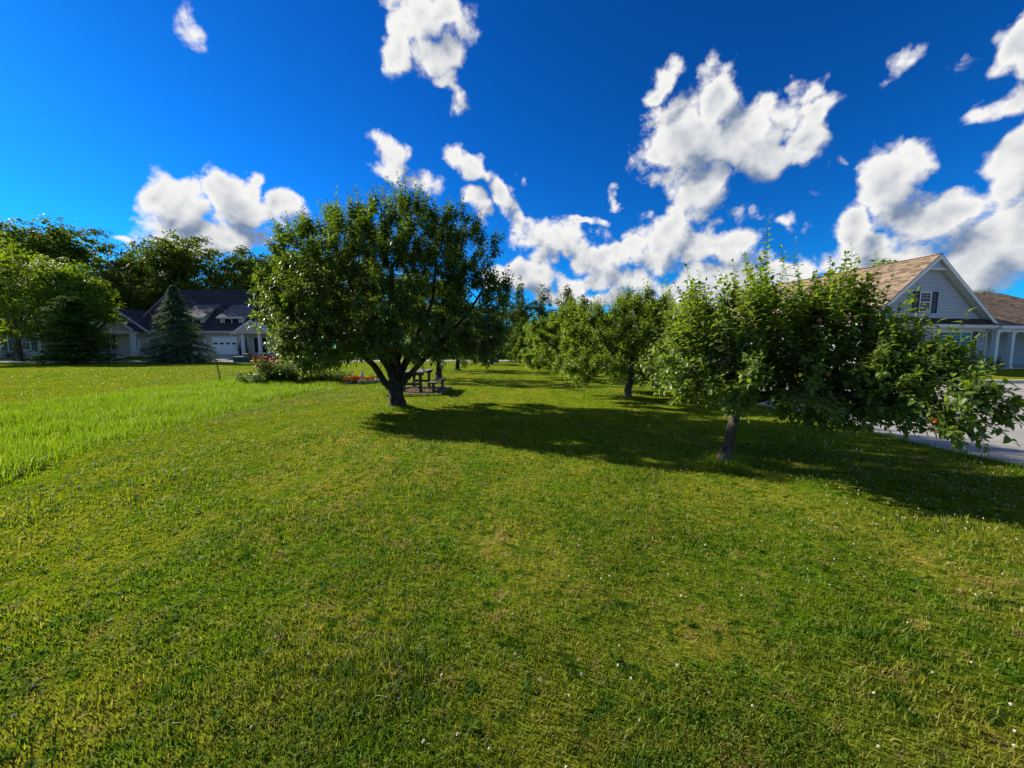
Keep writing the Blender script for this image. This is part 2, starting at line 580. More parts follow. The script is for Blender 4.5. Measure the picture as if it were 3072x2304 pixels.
M['bark_dark'] = surface('dark_bark', (.020, .016, .013), (.070, .058, .048), 16, .95, .05, (1, 1, .28), .12, bscale=22)
M['bark_grey'] = surface('grey_bark', (.042, .032, .025), (.115, .094, .072), 16, .95, .05, (1, 1, .35), .12, c3=(.13, .135, .105), bscale=24)
M['twig'] = surface('twig_bark', (.050, .040, .028), (.100, .085, .055), 20, .9)
M['asphalt'] = surface('asphalt', (.24, .232, .218), (.36, .348, .325), 60, .95, .004, (1, 1, 1), .15, c3=(.25, .24, .225), detail=4)
nt_ = M['asphalt'].node_tree
bs_ = nt_.nodes['Principled BSDF']
src_ = bs_.inputs['Base Color'].links[0].from_socket
tc_ = nd(nt_, 'ShaderNodeTexCoord')
wn_ = noise(nt_, tc_.outputs['Object'], .8, 4, .6)
wv_ = vmath(nt_, 'ADD', tc_.outputs['Object'], vmath(nt_, 'SCALE', wn_.outputs['Color']).outputs[0])
wv_.inputs[1].links[0].from_node.inputs['Scale'].default_value = 1.6
vo_ = nd(nt_, 'ShaderNodeTexVoronoi', feature='DISTANCE_TO_EDGE')
vo_.inputs['Scale'].default_value = .17
nt_.links.new(wv_.outputs[0], vo_.inputs['Vector'])
st_ = noise(nt_, tc_.outputs['Object'], .35, 5, .65)
c_ = mixc(nt_, smooth(nt_, st_.outputs[0], .42, .66, 0, .45), src_, (.17, .165, .155))
c_ = mixc(nt_, smooth(nt_, vo_.outputs['Distance'], .006, .001, 0, .8), c_, (.05, .048, .045))
nt_.links.new(c_, bs_.inputs['Base Color'])
M['concrete'] = surface('concrete', (.42, .39, .33), (.52, .48, .40), 12, .9, .003)
M['drive'] = surface('driveway', (.30, .28, .26), (.38, .36, .34), 30, .9, .003)
M['mulch'] = surface('mulch', (.05, .028, .015), (.16, .09, .05), 25, .95, .03)
M['soil'] = surface('soil', (.035, .022, .014), (.08, .05, .03), 20, .95, .03)
M['timber'] = surface('weathered_timber', (.10, .088, .076), (.20, .178, .155), 10, .85, .004, (6, .8, 6))
M['timber_dark'] = surface('dark_timber', (.055, .045, .038), (.10, .085, .07), 10, .85, .004, (5, 5, .8))
M['trim'] = surface('white_trim', (.56, .58, .60), (.63, .65, .66), 3, .5)
M['siding_blue'] = surface('pale_blue_siding', (.29, .335, .39), (.34, .385, .44), 2.2, .6, 0, (.4, 1, 3))
M['shingle_tan'] = shingle_mat('tan_shingle', (.18, .132, .090), (.30, .222, .152), (.105, .078, .058), .42)
M['shingle_dark'] = shingle_mat('charcoal_shingle', (.030, .031, .036), (.052, .052, .058), (.075, .072, .074))
M['shingle_grey'] = shingle_mat('grey_shingle', (.13, .125, .125), (.18, .17, .17), (.10, .098, .10))
M['shingle_brown'] = shingle_mat('brown_shingle', (.05, .035, .03), (.09, .06, .045), (.035, .025, .022))
M['shutter'] = surface('navy_shutter', (.010, .016, .036), (.016, .024, .048), 4, .6, spec=.1)
M['shutter_black'] = surface('black_shutter', (.012, .013, .015), (.02, .02, .022), 4, .5)
M['glass'] = glass_mat('window_glass')
M['curtain'] = surface('window_curtain', (.16, .09, .06), (.24, .15, .10), 3, .9, 0, (8, 1, 1))
M['siding_taupe'] = surface('taupe_siding', (.47, .43, .37), (.53, .49, .43), 3, .7, 0, (.3, 1, 8))
M['siding_cream'] = surface('cream_siding', (.44, .46, .38), (.50, .51, .44), 3, .7, 0, (.3, 1, 8))
M['door_white'] = surface('white_door_paint', (.76, .80, .84), (.80, .84, .88), 3, .5)
M['black'] = surface('black_metal', (.012, .012, .013), (.02, .02, .02), 8, .5)
M['green_box'] = surface('green_enamel', (.020, .060, .045), (.035, .085, .062), 5, .55)
M['teal_bin'] = surface('teal_plastic', (.02, .085, .075), (.03, .11, .10), 5, .5)
M['white_clover'] = surface('clover_white', (.46, .42, .34), (.64, .60, .50), 120, .9, c3=(.45, .34, .24), spec=.1)
M['stem'] = surface('green_stem', (.05, .10, .02), (.08, .14, .03), 30, .7)
M['red_petal'] = surface('red_petal', (.42, .035, .018), (.60, .10, .03), 30, .6)
M['orange_petal'] = surface('orange_petal', (.70, .16, .01), (.85, .32, .02), 30, .6)
M['apple_red'] = surface('apple_skin', (.26, .025, .018), (.36, .09, .035), 14, .35, spec=.5)
M['terracotta'] = surface('terracotta', (.24, .07, .045), (.32, .10, .06), 12, .8)
M['stone'] = surface('edging_stone', (.30, .27, .24), (.42, .39, .35), 9, .9, .01)
M['blue_glass'] = surface('blue_enamel', (.12, .36, .62), (.18, .44, .70), 6, .25, spec=.6)


# ------------------------------------------------------------------ ground
def ss(t):
    t = np.clip(t, 0, 1)
    return t * t * (3 - 2 * t)


def H(x, y):
    x, y = np.asarray(x, float), np.asarray(y, float)
    near = ss((30 - np.hypot(x, y)) / 20) * ss((6.9 - x) / 1.5)
    h = near * (.020 * np.sin(1.7 * x + .6 * y + .5) * np.sin(1.3 * y - .4 * x) + .012 * np.sin(3.9 * x + 1.0) * np.sin(3.1 * y + 2.0))
    h = h + ss((y - 46.5) / 5.0) * ss((-x - 6) / 10) * .55
    h = h + ss((y - 18.2) / 3.6) * ss((x - 12) / 3) * .30
    return h


def hz(x, y):
    return float(H(x, y))


def axis_pts(lo, hi, near_lo, near_hi, step, n_out):
    a = np.arange(near_lo, near_hi + 1e-6, step)
    k = np.linspace(0, 1, n_out + 1)[1:] ** 2.2
    return np.concatenate([(near_lo + (lo - near_lo) * k)[::-1], a, near_hi + (hi - near_hi) * k])


gx = axis_pts(-900, 900, -16, 14, .29, 50)
gy = axis_pts(-500, 1200, -4, 20, .29, 50)
X, Y = np.meshgrid(gx, gy, indexing='ij')
V = np.stack([X, Y, H(X, Y)], -1).reshape(-1, 3)
ny = len(gy)
ii, jj = np.meshgrid(np.arange(len(gx) - 1), np.arange(ny - 1), indexing='ij')
a = (ii * ny + jj).ravel()
q = np.stack([a, a + ny, a + ny + 1, a + 1], 1)
tag(mesh_obj('ground', np_mesh('ground', V, q, smooth_shade=True), M['turf']), kind='structure')


def sheet(name, mat, fx0, fx1, y0, y1, dz, nx=20, nyy=20, along='y', rag=0.0):
    """strip between two edges; along='y': edges are x(y), along='x': edges are y(x)"""
    t = np.linspace(y0, y1, nyy)
    A, B = np.array([fx0(k) for k in t]), np.array([fx1(k) for k in t])
    if rag:
        A = A + rng.normal(0, rag, len(A))
    s = np.linspace(0, 1, nx)
    E = A[:, None] + (B - A)[:, None] * s[None]
    T = np.repeat(t[:, None], nx, 1)
    XX, YY = (E, T) if along == 'y' else (T, E)
    V = np.stack([XX, YY, H(XX, YY) + dz], -1).reshape(-1, 3)
    i, j = np.meshgrid(np.arange(nyy - 1), np.arange(nx - 1), indexing='ij')
    a = (i * nx + j).ravel()
    q = np.stack([a, a + 1, a + nx + 1, a + nx], 1) if along == 'y' else np.stack([a, a + nx, a + nx + 1, a + 1], 1)
    return tag(mesh_obj(name, np_mesh(name, V, q, smooth_shade=True), mat), kind='structure')


EDGE = lambda y: 7.0 + .16 * math.sin(y * .55) + .06 * math.sin(y * 1.9)
CROSS = lambda x: 43.6 + .05 * x
sheet('parking_court', M['asphalt'], EDGE, lambda y: 75.0, -20, 17.3, .022, 90, 150, rag=.03)
sheet('lane', M['asphalt'], EDGE, lambda y: 13.0, 17.3, 46, .022, 10, 80, rag=.03)
sheet('cross_road', M['asphalt'], CROSS, lambda x: CROSS(x) + 4.6, -110, 60, .026, 6, 120, along='x')
sheet('house_driveway', M['drive'], lambda x: CROSS(x) + 4.6, lambda x: 52.0, -45, -35, .03, 14, 20, along='x')
sheet('entry_path', M['concrete'], lambda x: CROSS(x) + 4.6, lambda x: 50.4, -51.5, -49.2, .03, 10, 6, along='x')


def kerb(name, pts, w=.16, h=.13, mat='concrete'):
    mb = MB()
    for p, q_ in zip(pts[:-1], pts[1:]):
        z0, z1 = hz(*p), hz(*q_)
        mb.bar((*p, z0 + h / 2 - .02), (*q_, z1 + h / 2 - .02), w, h + .04)
    return tag(mb.build(name, M[mat], bevel=.015), kind='structure')


kerb('kerb', [(13.2, 17.42), (20, 17.42), (30, 17.42), (45, 17.42), (70, 17.42)], .30, .16)
kerb('kerb', [(13.1, 17.6), (13.1, 25), (13.1, 35), (13.1, 43)])
kerb('kerb', [(x, CROSS(x) + 4.7) for x in (-110, -80, -60, -52)])
kerb('kerb', [(x, CROSS(x) - .08) for x in (-110, -80, -60, -40, -20, 0, 6)], .14, .05)

# ------------------------------------------------------------------ grass
STRIP_NEAR = np.array([(-2, -5.0), (3, -5.4), (4.9, -6.05), (6.5, -6.75), (10.3, -7.0), (12.7, -7.08), (16.6, -7.1), (18, -7.3)])


def strip_edge(y):
    return np.interp(y, STRIP_NEAR[:, 0], STRIP_NEAR[:, 1])


def in_strip(x, y):
    e = strip_edge(y) + .12 * np.sin(3.1 * y) + .08 * np.sin(7.7 * y + 1)
    return (x < e) & (x > -13.8 + .2 * np.sin(2 * y)) & (y < 17.3 + .2 * np.sin(2.3 * x))


def in_bed(x, y):
    return (x > -4.28) & (x < -2.45) & (y > 12.85) & (y < 15.3)


def blades(name, x, y, h, w, lean, mat, rnd, seed=0):
    r = np.random.default_rng(seed)
    n = len(x)
    z = H(x, y) - .004
    th = r.uniform(0, 2 * np.pi, n)
    ax = np.stack([np.cos(th), np.sin(th), np.zeros(n)], 1)           # width direction
    ld = th + np.pi / 2 + r.normal(0, .5, n)
    L = (lean * np.abs(r.normal(.5, .5, n)))[:, None]
    ldir = np.stack([np.cos(ld), np.sin(ld), np.zeros(n)], 1)
    P = np.stack([x, y, z], 1)
    up = np.array([0, 0, 1.0])
    hh = h[:, None]
    b0, b1 = P - ax * w[:, None] / 2, P + ax * w[:, None] / 2
    mid = P + up * hh * .55 + ldir * L * hh * .35
    m0, m1 = mid - ax * w[:, None] * .42, mid + ax * w[:, None] * .42
    tip = P + up * hh * (1 - .25 * np.minimum(L, 1.4)) + ldir * L * hh * 1.0
    far = np.hypot(x, y) > 8.5                                        # distant blades need no bend
    nr = ~far
    V = np.stack([b0[nr], b1[nr], m0[nr], m1[nr], tip[nr]], 1).reshape(-1, 3)
    k = np.arange(nr.sum()) * 5
    q = np.stack([k, k + 1, k + 3, k + 2], 1)
    t = np.stack([k + 2, k + 3, k + 4], 1)
    Vf = np.stack([b0[far], b1[far], tip[far]], 1).reshape(-1, 3)
    kf = len(V) + np.arange(far.sum()) * 3
    t = np.concatenate([t, np.stack([kf, kf + 1, kf + 2], 1)])
    at = np.concatenate([np.repeat(rnd[nr], 5), np.repeat(rnd[far], 3)])
    return mesh_obj(name, np_mesh(name, np.concatenate([V, Vf]), q, t, {'rnd': at}), mat)


def polar(n, r0, r1, half, seed):
    r = np.random.default_rng(seed)
    rr = np.exp(r.uniform(np.log(r0), np.log(r1), n))
    aa = r.uniform(-R(half), R(half), n)
    return rr * np.sin(aa), rr * np.cos(aa), rr


def clump_field(x, y):
    return (np.sin(2.1 * x + 1.3 * np.sin(1.7 * y)) * np.sin(2.4 * y + 1.1 * np.sin(1.9 * x + 2)) + .6 * np.sin(5.3 * x + 2 * np.sin(3 * y)) * np.sin(4.7 * y + 1.2 * np.sin(4.1 * x)))


x, y, r_ = polar(370000, .75, 44, 68, 3)
keep = (x < 7.02 + .16 * np.sin(y * .55) + .06 * np.sin(y * 1.9) + .09 * np.random.default_rng(2).normal(0, 1, len(x))) & ~in_strip(x, y) & ~in_bed(x, y) & ~((x > -15) & (x < -7) & (y > 16.8) & (y < 20)) & (y < 43 + .05 * x)
x, y, r_ = x[keep], y[keep], r_[keep]
g2 = np.random.default_rng(5)
n = len(x)
cf = clump_field(x, y)
h = (.030 + .012 * np.clip(cf, -1, 1.4)) * g2.uniform(.55, 1.5, n) + .0012 * r_
tuft = (cf > .95) & (g2.random(n) < .35)
h[tuft] *= 1.6
w = .0024 + .00115 * r_ * g2.uniform(.6, 1.3, n)
tag(blades('lawn_grass', x, y, h, w, .9, M['blade'], np.clip(g2.normal(.5, .22, n), 0, 1), 6),
    'short mown olive and green lawn grass covering the orchard ground', 'grass', kind='stuff')

# clover leaves and small herbs growing in patches through the turf
x, y, r_ = polar(60000, .8, 9, 66, 13)
cf2 = np.sin(1.9 * x + 2.1 * np.sin(1.3 * y) + 1) * np.sin(2.2 * y + 1.7 * np.sin(1.5 * x)) + .5 * np.sin(6.1 * x + y) * np.sin(5.3 * y - x)
k = (cf2 > .62) & (x < 6.8) & ~in_strip(x, y)
HERB_SPOTS = (x[k], y[k], r_[k])
# unmown strip
g3 = np.random.default_rng(8)
n = 110000
y = 1.2 + (g3.random(n) ** 1.25) * 16.4
x = -13.9 + g3.random(n) * 8.9
k = in_strip(x, y) & (np.hypot(x, y) > 2)
x, y = x[k], y[k]
n = len(x)
ed = np.clip((strip_edge(y) - x) / .5, .25, 1)
cf = clump_field(x * .7, y * .7)
h = (.15 + .05 * cf) * g3.uniform(.6, 1.45, n) * ed
w = .004 + .0008 * np.hypot(x, y) * g3.uniform(.6, 1.3, n)
tag(blades('tall_grass', x, y, h, w, .75, M['tall'], np.clip(g3.normal(.5, .25, n), 0, 1), 9),
    'bright green unmown grass strip running beside the mown lawn', 'grass', kind='stuff')


# ------------------------------------------------------------------ trees
def unit(a):
    return a / np.maximum(np.linalg.norm(a, axis=-1, keepdims=True), 1e-9)


T8 = np.array([(0, 0, 0), (.32, -.5, 1), (.30, 0, 0), (.32, .5, 1), (.70, -.36, 1), (.68, 0, 0), (.70, .36, 1), (1, 0, 0)])
F8T = [(0, 2, 1), (0, 3, 2), (4, 5, 7), (5, 6, 7)]
F8Q = [(1, 2, 5, 4), (2, 3, 6, 5)]
T5 = np.array([(0, 0, 0), (.45, -.5, 1), (.45, .5, 1), (1, 0, 0)])
F5T = [(0, 2, 1), (1, 2, 3)]


def leaf_verts(P, A, N, L, W, fold, droop, simple=False):
    T = T5 if simple else T8
    B = np.cross(N, A)
    t, s = T[:, 0], T[:, 1]
    L, W = L[:, None], W[:, None]
    along = t[None] * L
    side = s[None] * W
    lift = fold * np.abs(side) * 2 * .5 - droop[:, None] * (t[None] ** 2) * L
    return P[:, None] + A[:, None] * along[..., None] + B[:, None] * side[..., None] + N[:, None] * lift[..., None]


def leaf_mesh(name, P, A, N, L, W, rnd, fold=.35, droop=None, simple=False):
    n = len(P)
    if droop is None:
        droop = np.full(n, .25)
    V = leaf_verts(P, A, N, L, W, fold, droop, simple)
    k = V.shape[1]
    base = (np.arange(n) * k)[:, None, None]
    if simple:
        t = (base + np.array(F5T)[None]).reshape(-1, 3)
        q = None
    else:
        t = (base + np.array(F8T)[None]).reshape(-1, 3)
        q = (base + np.array(F8Q)[None]).reshape(-1, 4)
    return np_mesh(name, V.reshape(-1, 3), q, t, {'rnd': np.repeat(rnd, k)}, smooth_shade=not simple)


def frustums(name, p0, p1, r0, r1, sides=5):
    d = unit(p1 - p0)
    ref = np.where(np.abs(d[:, 2:3]) > .9, np.array([[1.0, 0, 0]]), np.array([[0, 0, 1.0]]))
    u = unit(np.cross(d, ref))
    v = np.cross(d, u)
    a = np.arange(sides) * 2 * np.pi / sides
    ring = u[:, None] * np.cos(a)[None, :, None] + v[:, None] * np.sin(a)[None, :, None]
    V = np.concatenate([p0[:, None] + ring * r0[:, None, None], p1[:, None] + ring * r1[:, None, None]], 1)
    n = len(p0)
    i = np.arange(sides)
    f = np.stack([i, (i + 1) % sides, sides + (i + 1) % sides, sides + i], 1)
    q = (np.arange(n)[:, None, None] * 2 * sides + f[None]).reshape(-1, 4)
    return np_mesh(name, V.reshape(-1, 3), q, smooth_shade=True)


def limb_tube(mb_list, pts, sides=14, seed=0):
    """smooth knobbly tube through (x,y,z,r) points"""
    pts = np.array(pts, float)
    seg = np.concatenate([[0], np.cumsum(np.linalg.norm(np.diff(pts[:, :3], axis=0), axis=1))])
    n = max(6, int(seg[-1] / .07))
    t = np.linspace(0, seg[-1], n)
    # Catmull-Rom-like smoothing by interpolating then averaging
    P = np.stack([np.interp(t, seg, pts[:, k]) for k in range(4)], 1)
    for _ in range(3):
        P[1:-1] = (P[:-2] + 2 * P[1:-1] + P[2:]) / 4
    d = unit(np.gradient(P[:, :3], axis=0))
    ref = np.array([1.0, .2, 0])
    u = unit(np.cross(d, ref))
    v = np.cross(d, u)
    a = np.arange(sides) * 2 * np.pi / sides
    r = np.random.default_rng(seed)
    ph = r.uniform(0, 6, 4)
    knob = 1 + .13 * np.sin(3 * a[None] + 4 * t[:, None] + ph[0]) + .07 * np.sin(5 * a[None] - 9 * t[:, None] + ph[1]) + .07 * r.normal(0, 1, (n, sides))
    V = P[:, None, :3] + (u[:, None] * np.cos(a)[None, :, None] + v[:, None] * np.sin(a)[None, :, None]) * (P[:, 3:4] * knob)[..., None]
    i, j = np.meshgrid(np.arange(n - 1), np.arange(sides), indexing='ij')
    q = np.stack([i * sides + j, i * sides + (j + 1) % sides, (i + 1) * sides + (j + 1) % sides, (i + 1) * sides + j], -1).reshape(-1, 4)
    mb_list.append((V.reshape(-1, 3), q))
    return P


def merge(lst):
    Vs, Qs, b = [], [], 0
    for V, q in lst:
        Vs.append(V)
        Qs.append(q + b)
        b += len(V)
    return np.concatenate(Vs), np.concatenate(Qs)


def lobe_points(lobes, n, r, inner=.5):
    c = np.array([l[:3] for l in lobes])
    s = np.array([l[3:6] for l in lobes])
    wv = np.array([l[6] if len(l) > 6 else 1.0 for l in lobes]) * np.prod(s, 1) ** .72
    k = r.choice(len(lobes), n, p=wv / wv.sum())
    d = unit(r.normal(0, 1, (n, 3)))
    rad = (inner ** 3 + (1 - inner ** 3) * r.random(n)) ** (1 / 3)
    return c[k] + d * s[k] * rad[:, None], d, k


def fruit_tree(name, label, cat, base, limbs, lobes, leaf, bark, n_tips, n_shoots, L0, ratio, seed, group=None, up=.5, long_top=.3, single=0, droop=.28, pitch=.032, simple=False):
    r = np.random.default_rng(seed)
    base = np.array(base, float)
    root = thing(name, label, cat, tuple(base), 0, group)
    parts = []
    nodes, par, rad = [], [], []
    for li, lim in enumerate(limbs):
        P = limb_tube(parts, lim, 16 if li == 0 else 10, seed + li)
        start = len(nodes)
        if li == 0:
            pp = -1
        else:
            pp = int(np.argmin(np.linalg.norm(np.array(nodes) - P[0, :3], axis=1)))
        skip = int(len(P) * .55) if li == 0 else int(len(P) * .3)
        for i in range(len(P)):
            nodes.append(P[i, :3])
            par.append(pp if i == 0 else len(nodes) - 2)
            rad.append(P[i, 3] if i >= skip else -P[i, 3])
    V, q = merge(parts)
    mesh_obj('trunk', np_mesh('trunk', V, q, smooth_shade=True), bark, root)
    nodes = np.array(nodes)
    par = list(par)
    ok = np.array(rad) > 0
    plen = np.zeros(len(nodes))
    fixed = len(nodes)
    tips, td, tk = lobe_points(lobes, n_tips, r, .45)
    cap = fixed + n_tips * 14
    N = np.zeros((cap, 3)); N[:fixed] = nodes
    PL = np.full(cap, 1e9); PL[:fixed] = np.where(ok, 0, 1e9)
    cnt = fixed
    dist = np.min(np.linalg.norm(tips[:, None] - nodes[None, ok][:, :, :], axis=2), axis=1)
    ends = []
    for ti in np.argsort(dist):
        p = tips[ti]
        d = np.linalg.norm(N[:cnt] - p, axis=1)
        cost = d + .35 * PL[:cnt] + .25 * np.maximum(N[:cnt, 2] - p[2], 0)
        k = int(np.argmin(cost))
        m = max(1, min(12, int(d[k] / .16)))
        s = np.linspace(0, 1, m + 1)[1:]
        a = N[k]
        path = a + (p - a) * s[:, None]
        path[:, 2] += np.sin(s * np.pi) * .10 * d[k]
        path[:-1] += r.normal(0, .018, (m, 3))[:-1]
        for i in range(m):
            N[cnt] = path[i]
            par.append(k if i == 0 else cnt - 1)
            PL[cnt] = PL[k] + d[k] * s[i]
            cnt += 1
        ends.append(cnt - 1)
    N = N[:cnt]
    par = np.array(par)
    load = np.zeros(cnt)
    load[ends] = 1
    for i in range(cnt - 1, fixed - 1, -1):
        load[par[i]] += load[i]
    e = np.arange(fixed, cnt)
    rr = .0042 * np.maximum(load, 1) ** .46
    r1 = rr[e]
    r0 = np.where(par[e] < fixed, rr[e] * 1.15, np.minimum(rr[np.maximum(par[e], 0)], rr[e] * 1.5))
    b0, b1, s0, s1 = [N[par[e]]], [N[e]], [r0], [r1]
    # leafy shoots
    thin = np.array([i for i in range(fixed, cnt) if load[i] <= 4])
    src = np.concatenate([np.array(ends), r.choice(thin, max(0, n_shoots - len(ends)))])[:n_shoots]
    S = N[src] + r.normal(0, .03, (len(src), 3))
    cen = np.array([np.average([l[k] for l in lobes]) for k in range(3)])
    ext = max(l[2] + l[5] for l in lobes)
    lo = min(l[2] - l[5] for l in lobes)
    out = unit(S - cen)
    hf = (S[:, 2] - lo) / (ext - lo)
    D = unit(out * .75 + np.array([0, 0, 1.0]) * (up * (.35 + hf))[:, None] + r.normal(0, .38, S.shape))
    low = (hf < .35) & (r.random(len(S)) < .55)
    D[low, 2] -= .35
    D = unit(D)
    sprout = (r.random(len(S)) < .07) & ~low
    D[sprout] = unit(np.array([0, 0, 1.0]) + .35 * out[sprout] + r.normal(0, .15, (sprout.sum(), 3)))
    ln = r.uniform(.14, .34, len(S)) + long_top * np.clip((hf - .6) / .4, 0, 1) * r.random(len(S)) ** 1.6
    ln[sprout] += .75 * long_top * r.uniform(.5, 1, sprout.sum())
    Ps, As, Ns, Ls, Rn = [], [], [], [], []
    for i in range(len(S)):
        k = max(4, int(ln[i] / pitch))
        s = (np.arange(k) + .6) / k
        bend = np.array([0, 0, 1.0]) * (.18 if hf[i] > .4 else -.2)
        pos = S[i] + D[i] * (s * ln[i])[:, None] + bend * ((s ** 2) * ln[i])[:, None]
        b0.append(S[i][None]); b1.append(pos[k // 2][None]); s0.append(np.array([.0035])); s1.append(np.array([.0026]))
        b0.append(pos[k // 2][None]); b1.append(pos[-1][None]); s0.append(np.array([.0026])); s1.append(np.array([.0014]))
        ref = unit(np.cross(D[i], [.3, .2, 1]))
        rf2 = np.cross(D[i], ref)
        phi = np.arange(k) * 2.4 + r.uniform(0, 6)
        radial = ref * np.cos(phi)[:, None] + rf2 * np.sin(phi)[:, None]
        A = unit(radial * .85 + D[i] * .55 + r.normal(0, .18, (k, 3)) + np.array([0, 0, -.12]))
        A[-1] = unit(D[i] + r.normal(0, .2, 3))
        up_n = np.array([0, 0, 1.0]) + .35 * D[i] + r.normal(0, .30, (k, 3))
        Nn = unit(up_n - A * np.sum(up_n * A, 1, keepdims=True))
        Ps.append(pos); As.append(A); Ns.append(Nn)
        Ls.append(L0 * r.uniform(.65, 1.15, k) * (1 - .35 * (s > .85)))
        Rn.append(np.clip(r.normal(.45, .2, k) + .3 * (s > .7), 0, 1))
    P, A, Nn, L, Rn = map(np.concatenate, (Ps, As, Ns, Ls, Rn))
    mesh_obj('branches', frustums('branches', np.concatenate(b0), np.concatenate(b1), np.concatenate(s0), np.concatenate(s1), 3), M['twig'] if bark is not M['bark_dark'] else bark, root)
    W = L * ratio * r.uniform(.85, 1.15, len(L))
    dr = np.clip(r.normal(droop, .12, len(L)), 0, .6)
    sel = np.zeros(len(P), bool)
    if single:
        view = np.array([0, 0, 1.65])
        near = np.linalg.norm(P - view, axis=1)
        # outermost leaves on the side that faces the open lawn
        sel[np.argsort(near)[:single * 3]] = True
        idx = np.where(sel)[0]
        sel[:] = False
        sel[r.choice(idx, single, replace=False)] = True
    crown = mesh_obj('crown', leaf_mesh('crown', P[~sel], A[~sel], Nn[~sel], L[~sel], W[~sel], Rn[~sel], .35, dr[~sel], simple), leaf, root)
    crown['kind'] = 'stuff'
    for g in (root.children):
        g.data.transform(Matrix.Translation(tuple(-base)))
    if single:
        z1 = np.zeros((1, 3))
        protos = []
        for v_ in range(6):
            me = leaf_mesh('leaf', z1, np.array([[1.0, 0, 0]]), np.array([[0, 0, 1.0]]), np.array([1.0]), np.array([ratio]), np.array([.15 + .15 * v_]), .35, np.array([.1 + .08 * v_]))
            me.materials.append(leaf)
            protos.append(me)
        for n_, i in enumerate(np.where(sel)[0]):
            o = bpy.data.objects.new('leaf', protos[n_ % 6])
            a_, n3 = Vector(A[i]), Vector(Nn[i])
            b_ = n3.cross(a_)
            mt = Matrix((a_, b_, n3)).transposed().to_4x4() @ Matrix.Scale(L[i], 4)
            mt.translation = Vector(P[i] - base)
            o.matrix_local = mt
            link(o, crown)
    return root


# -- the crabapple by the picnic table
bx, by = -3.11, 10.35
fruit_tree('crabapple_tree', 'large dark green crabapple tree with a short forked trunk before the picnic table', 'tree', (bx, by, hz(bx, by)),
           [[(bx, by, -.05, .27), (bx - .02, by, .12, .21), (bx - .05, by, .40, .185), (bx - .06, by, .62, .19), (bx - .02, by, .95, .14), (bx + .02, by + .05, 1.6, .11), (bx - .15, by + .1, 2.6, .08), (bx - .1, by + .2, 3.8, .045)],
            [(bx - .10, by - .05, .50, .10), (bx - .30, by - .1, .72, .085), (bx - .55, by - .12, 1.15, .075), (bx - 1.15, by - .2, 1.75, .06), (bx - 2.2, by - .3, 2.5, .04), (bx - 3.0, by - .3, 3.2, .02)],
            [(bx + .04, by - .03, .60, .11), (bx + .25, by - .05, .78, .085), (bx + .62, by - .08, 1.18, .07), (bx + 1.2, by - .1, 1.75, .055), (bx + 2.0, by + .0, 2.6, .03), (bx + 2.4, by + .1, 3.3, .02)],
            [(bx, by, .75, .12), (bx + .22, by + .1, 1.2, .09), (bx + .5, by + .3, 1.9, .075), (bx + .9, by + .6, 3.0, .05), (bx + 1.0, by + .7, 4.2, .025)],
            [(bx - .06, by + .05, .65, .12), (bx - .4, by + .4, 1.3, .08), (bx - .9, by + 1.0, 2.2, .055), (bx - 1.3, by + 1.5, 3.2, .03)],
            [(bx - .03, by - .05, .8, .10), (bx - .2, by - .6, 1.4, .07), (bx - .4, by - 1.3, 2.3, .05), (bx - .5, by - 1.7, 3.2, .03)],
            [(bx - .02, by - .02, 1.0, .08), (bx - .5, by + .05, 1.8, .065), (bx - 1.1, by + .1, 3.0, .045), (bx - 1.5, by + .1, 4.2, .025)]],
           [(-3.6, 10.6, 3.30, 2.7, 2.4, 1.70), (-3.05, 10.6, 4.50, 1.35, 1.3, .80), (-4.35, 10.5, 4.25, 1.2, 1.2, .75), (-4.75, 10.0, 1.62, .75, 1.0, .50, 1.4), (-1.0, 10.2, 1.85, .70, .9, .50, 1.4), (-5.75, 10.4, 3.2, .75, .9, .8, 1.2), (-5.15, 10.4, 3.75, 1.10, 1.3, .90), (-1.55, 10.6, 4.0, 1.20, 1.3, .95), (-2.3, 9.3, 1.90, 1.1, .8, .60, 1.3), (-4.5, 9.2, 1.80, 1.2, .8, .65, 1.3), (-3.3, 9.0, 3.2, 1.6, .9, 1.1),
            (-5.4, 10.3, 2.6, 1.1, 1.3, 1.05, 1.3), (-5.35, 10.0, 2.2, .95, 1.1, .60, 1.3), (-1.15, 10.5, 2.9, 1.0, 1.3, 1.05, 1.2), (-1.35, 10.3, 1.95, 1.1, 1.2, .70, 1.3), (-3.9, 9.2, 2.4, 1.5, 1.0, 1.0), (-3.6, 11.8, 2.2, 1.6, 1.0, .9), (-.95, 10.2, 1.75, .6, .7, .35)],
           M['crab_leaf'], M['bark_dark'], 1400, 8000, .124, .42, 21, up=.75, long_top=.42, single=300, droop=.30, pitch=.030)

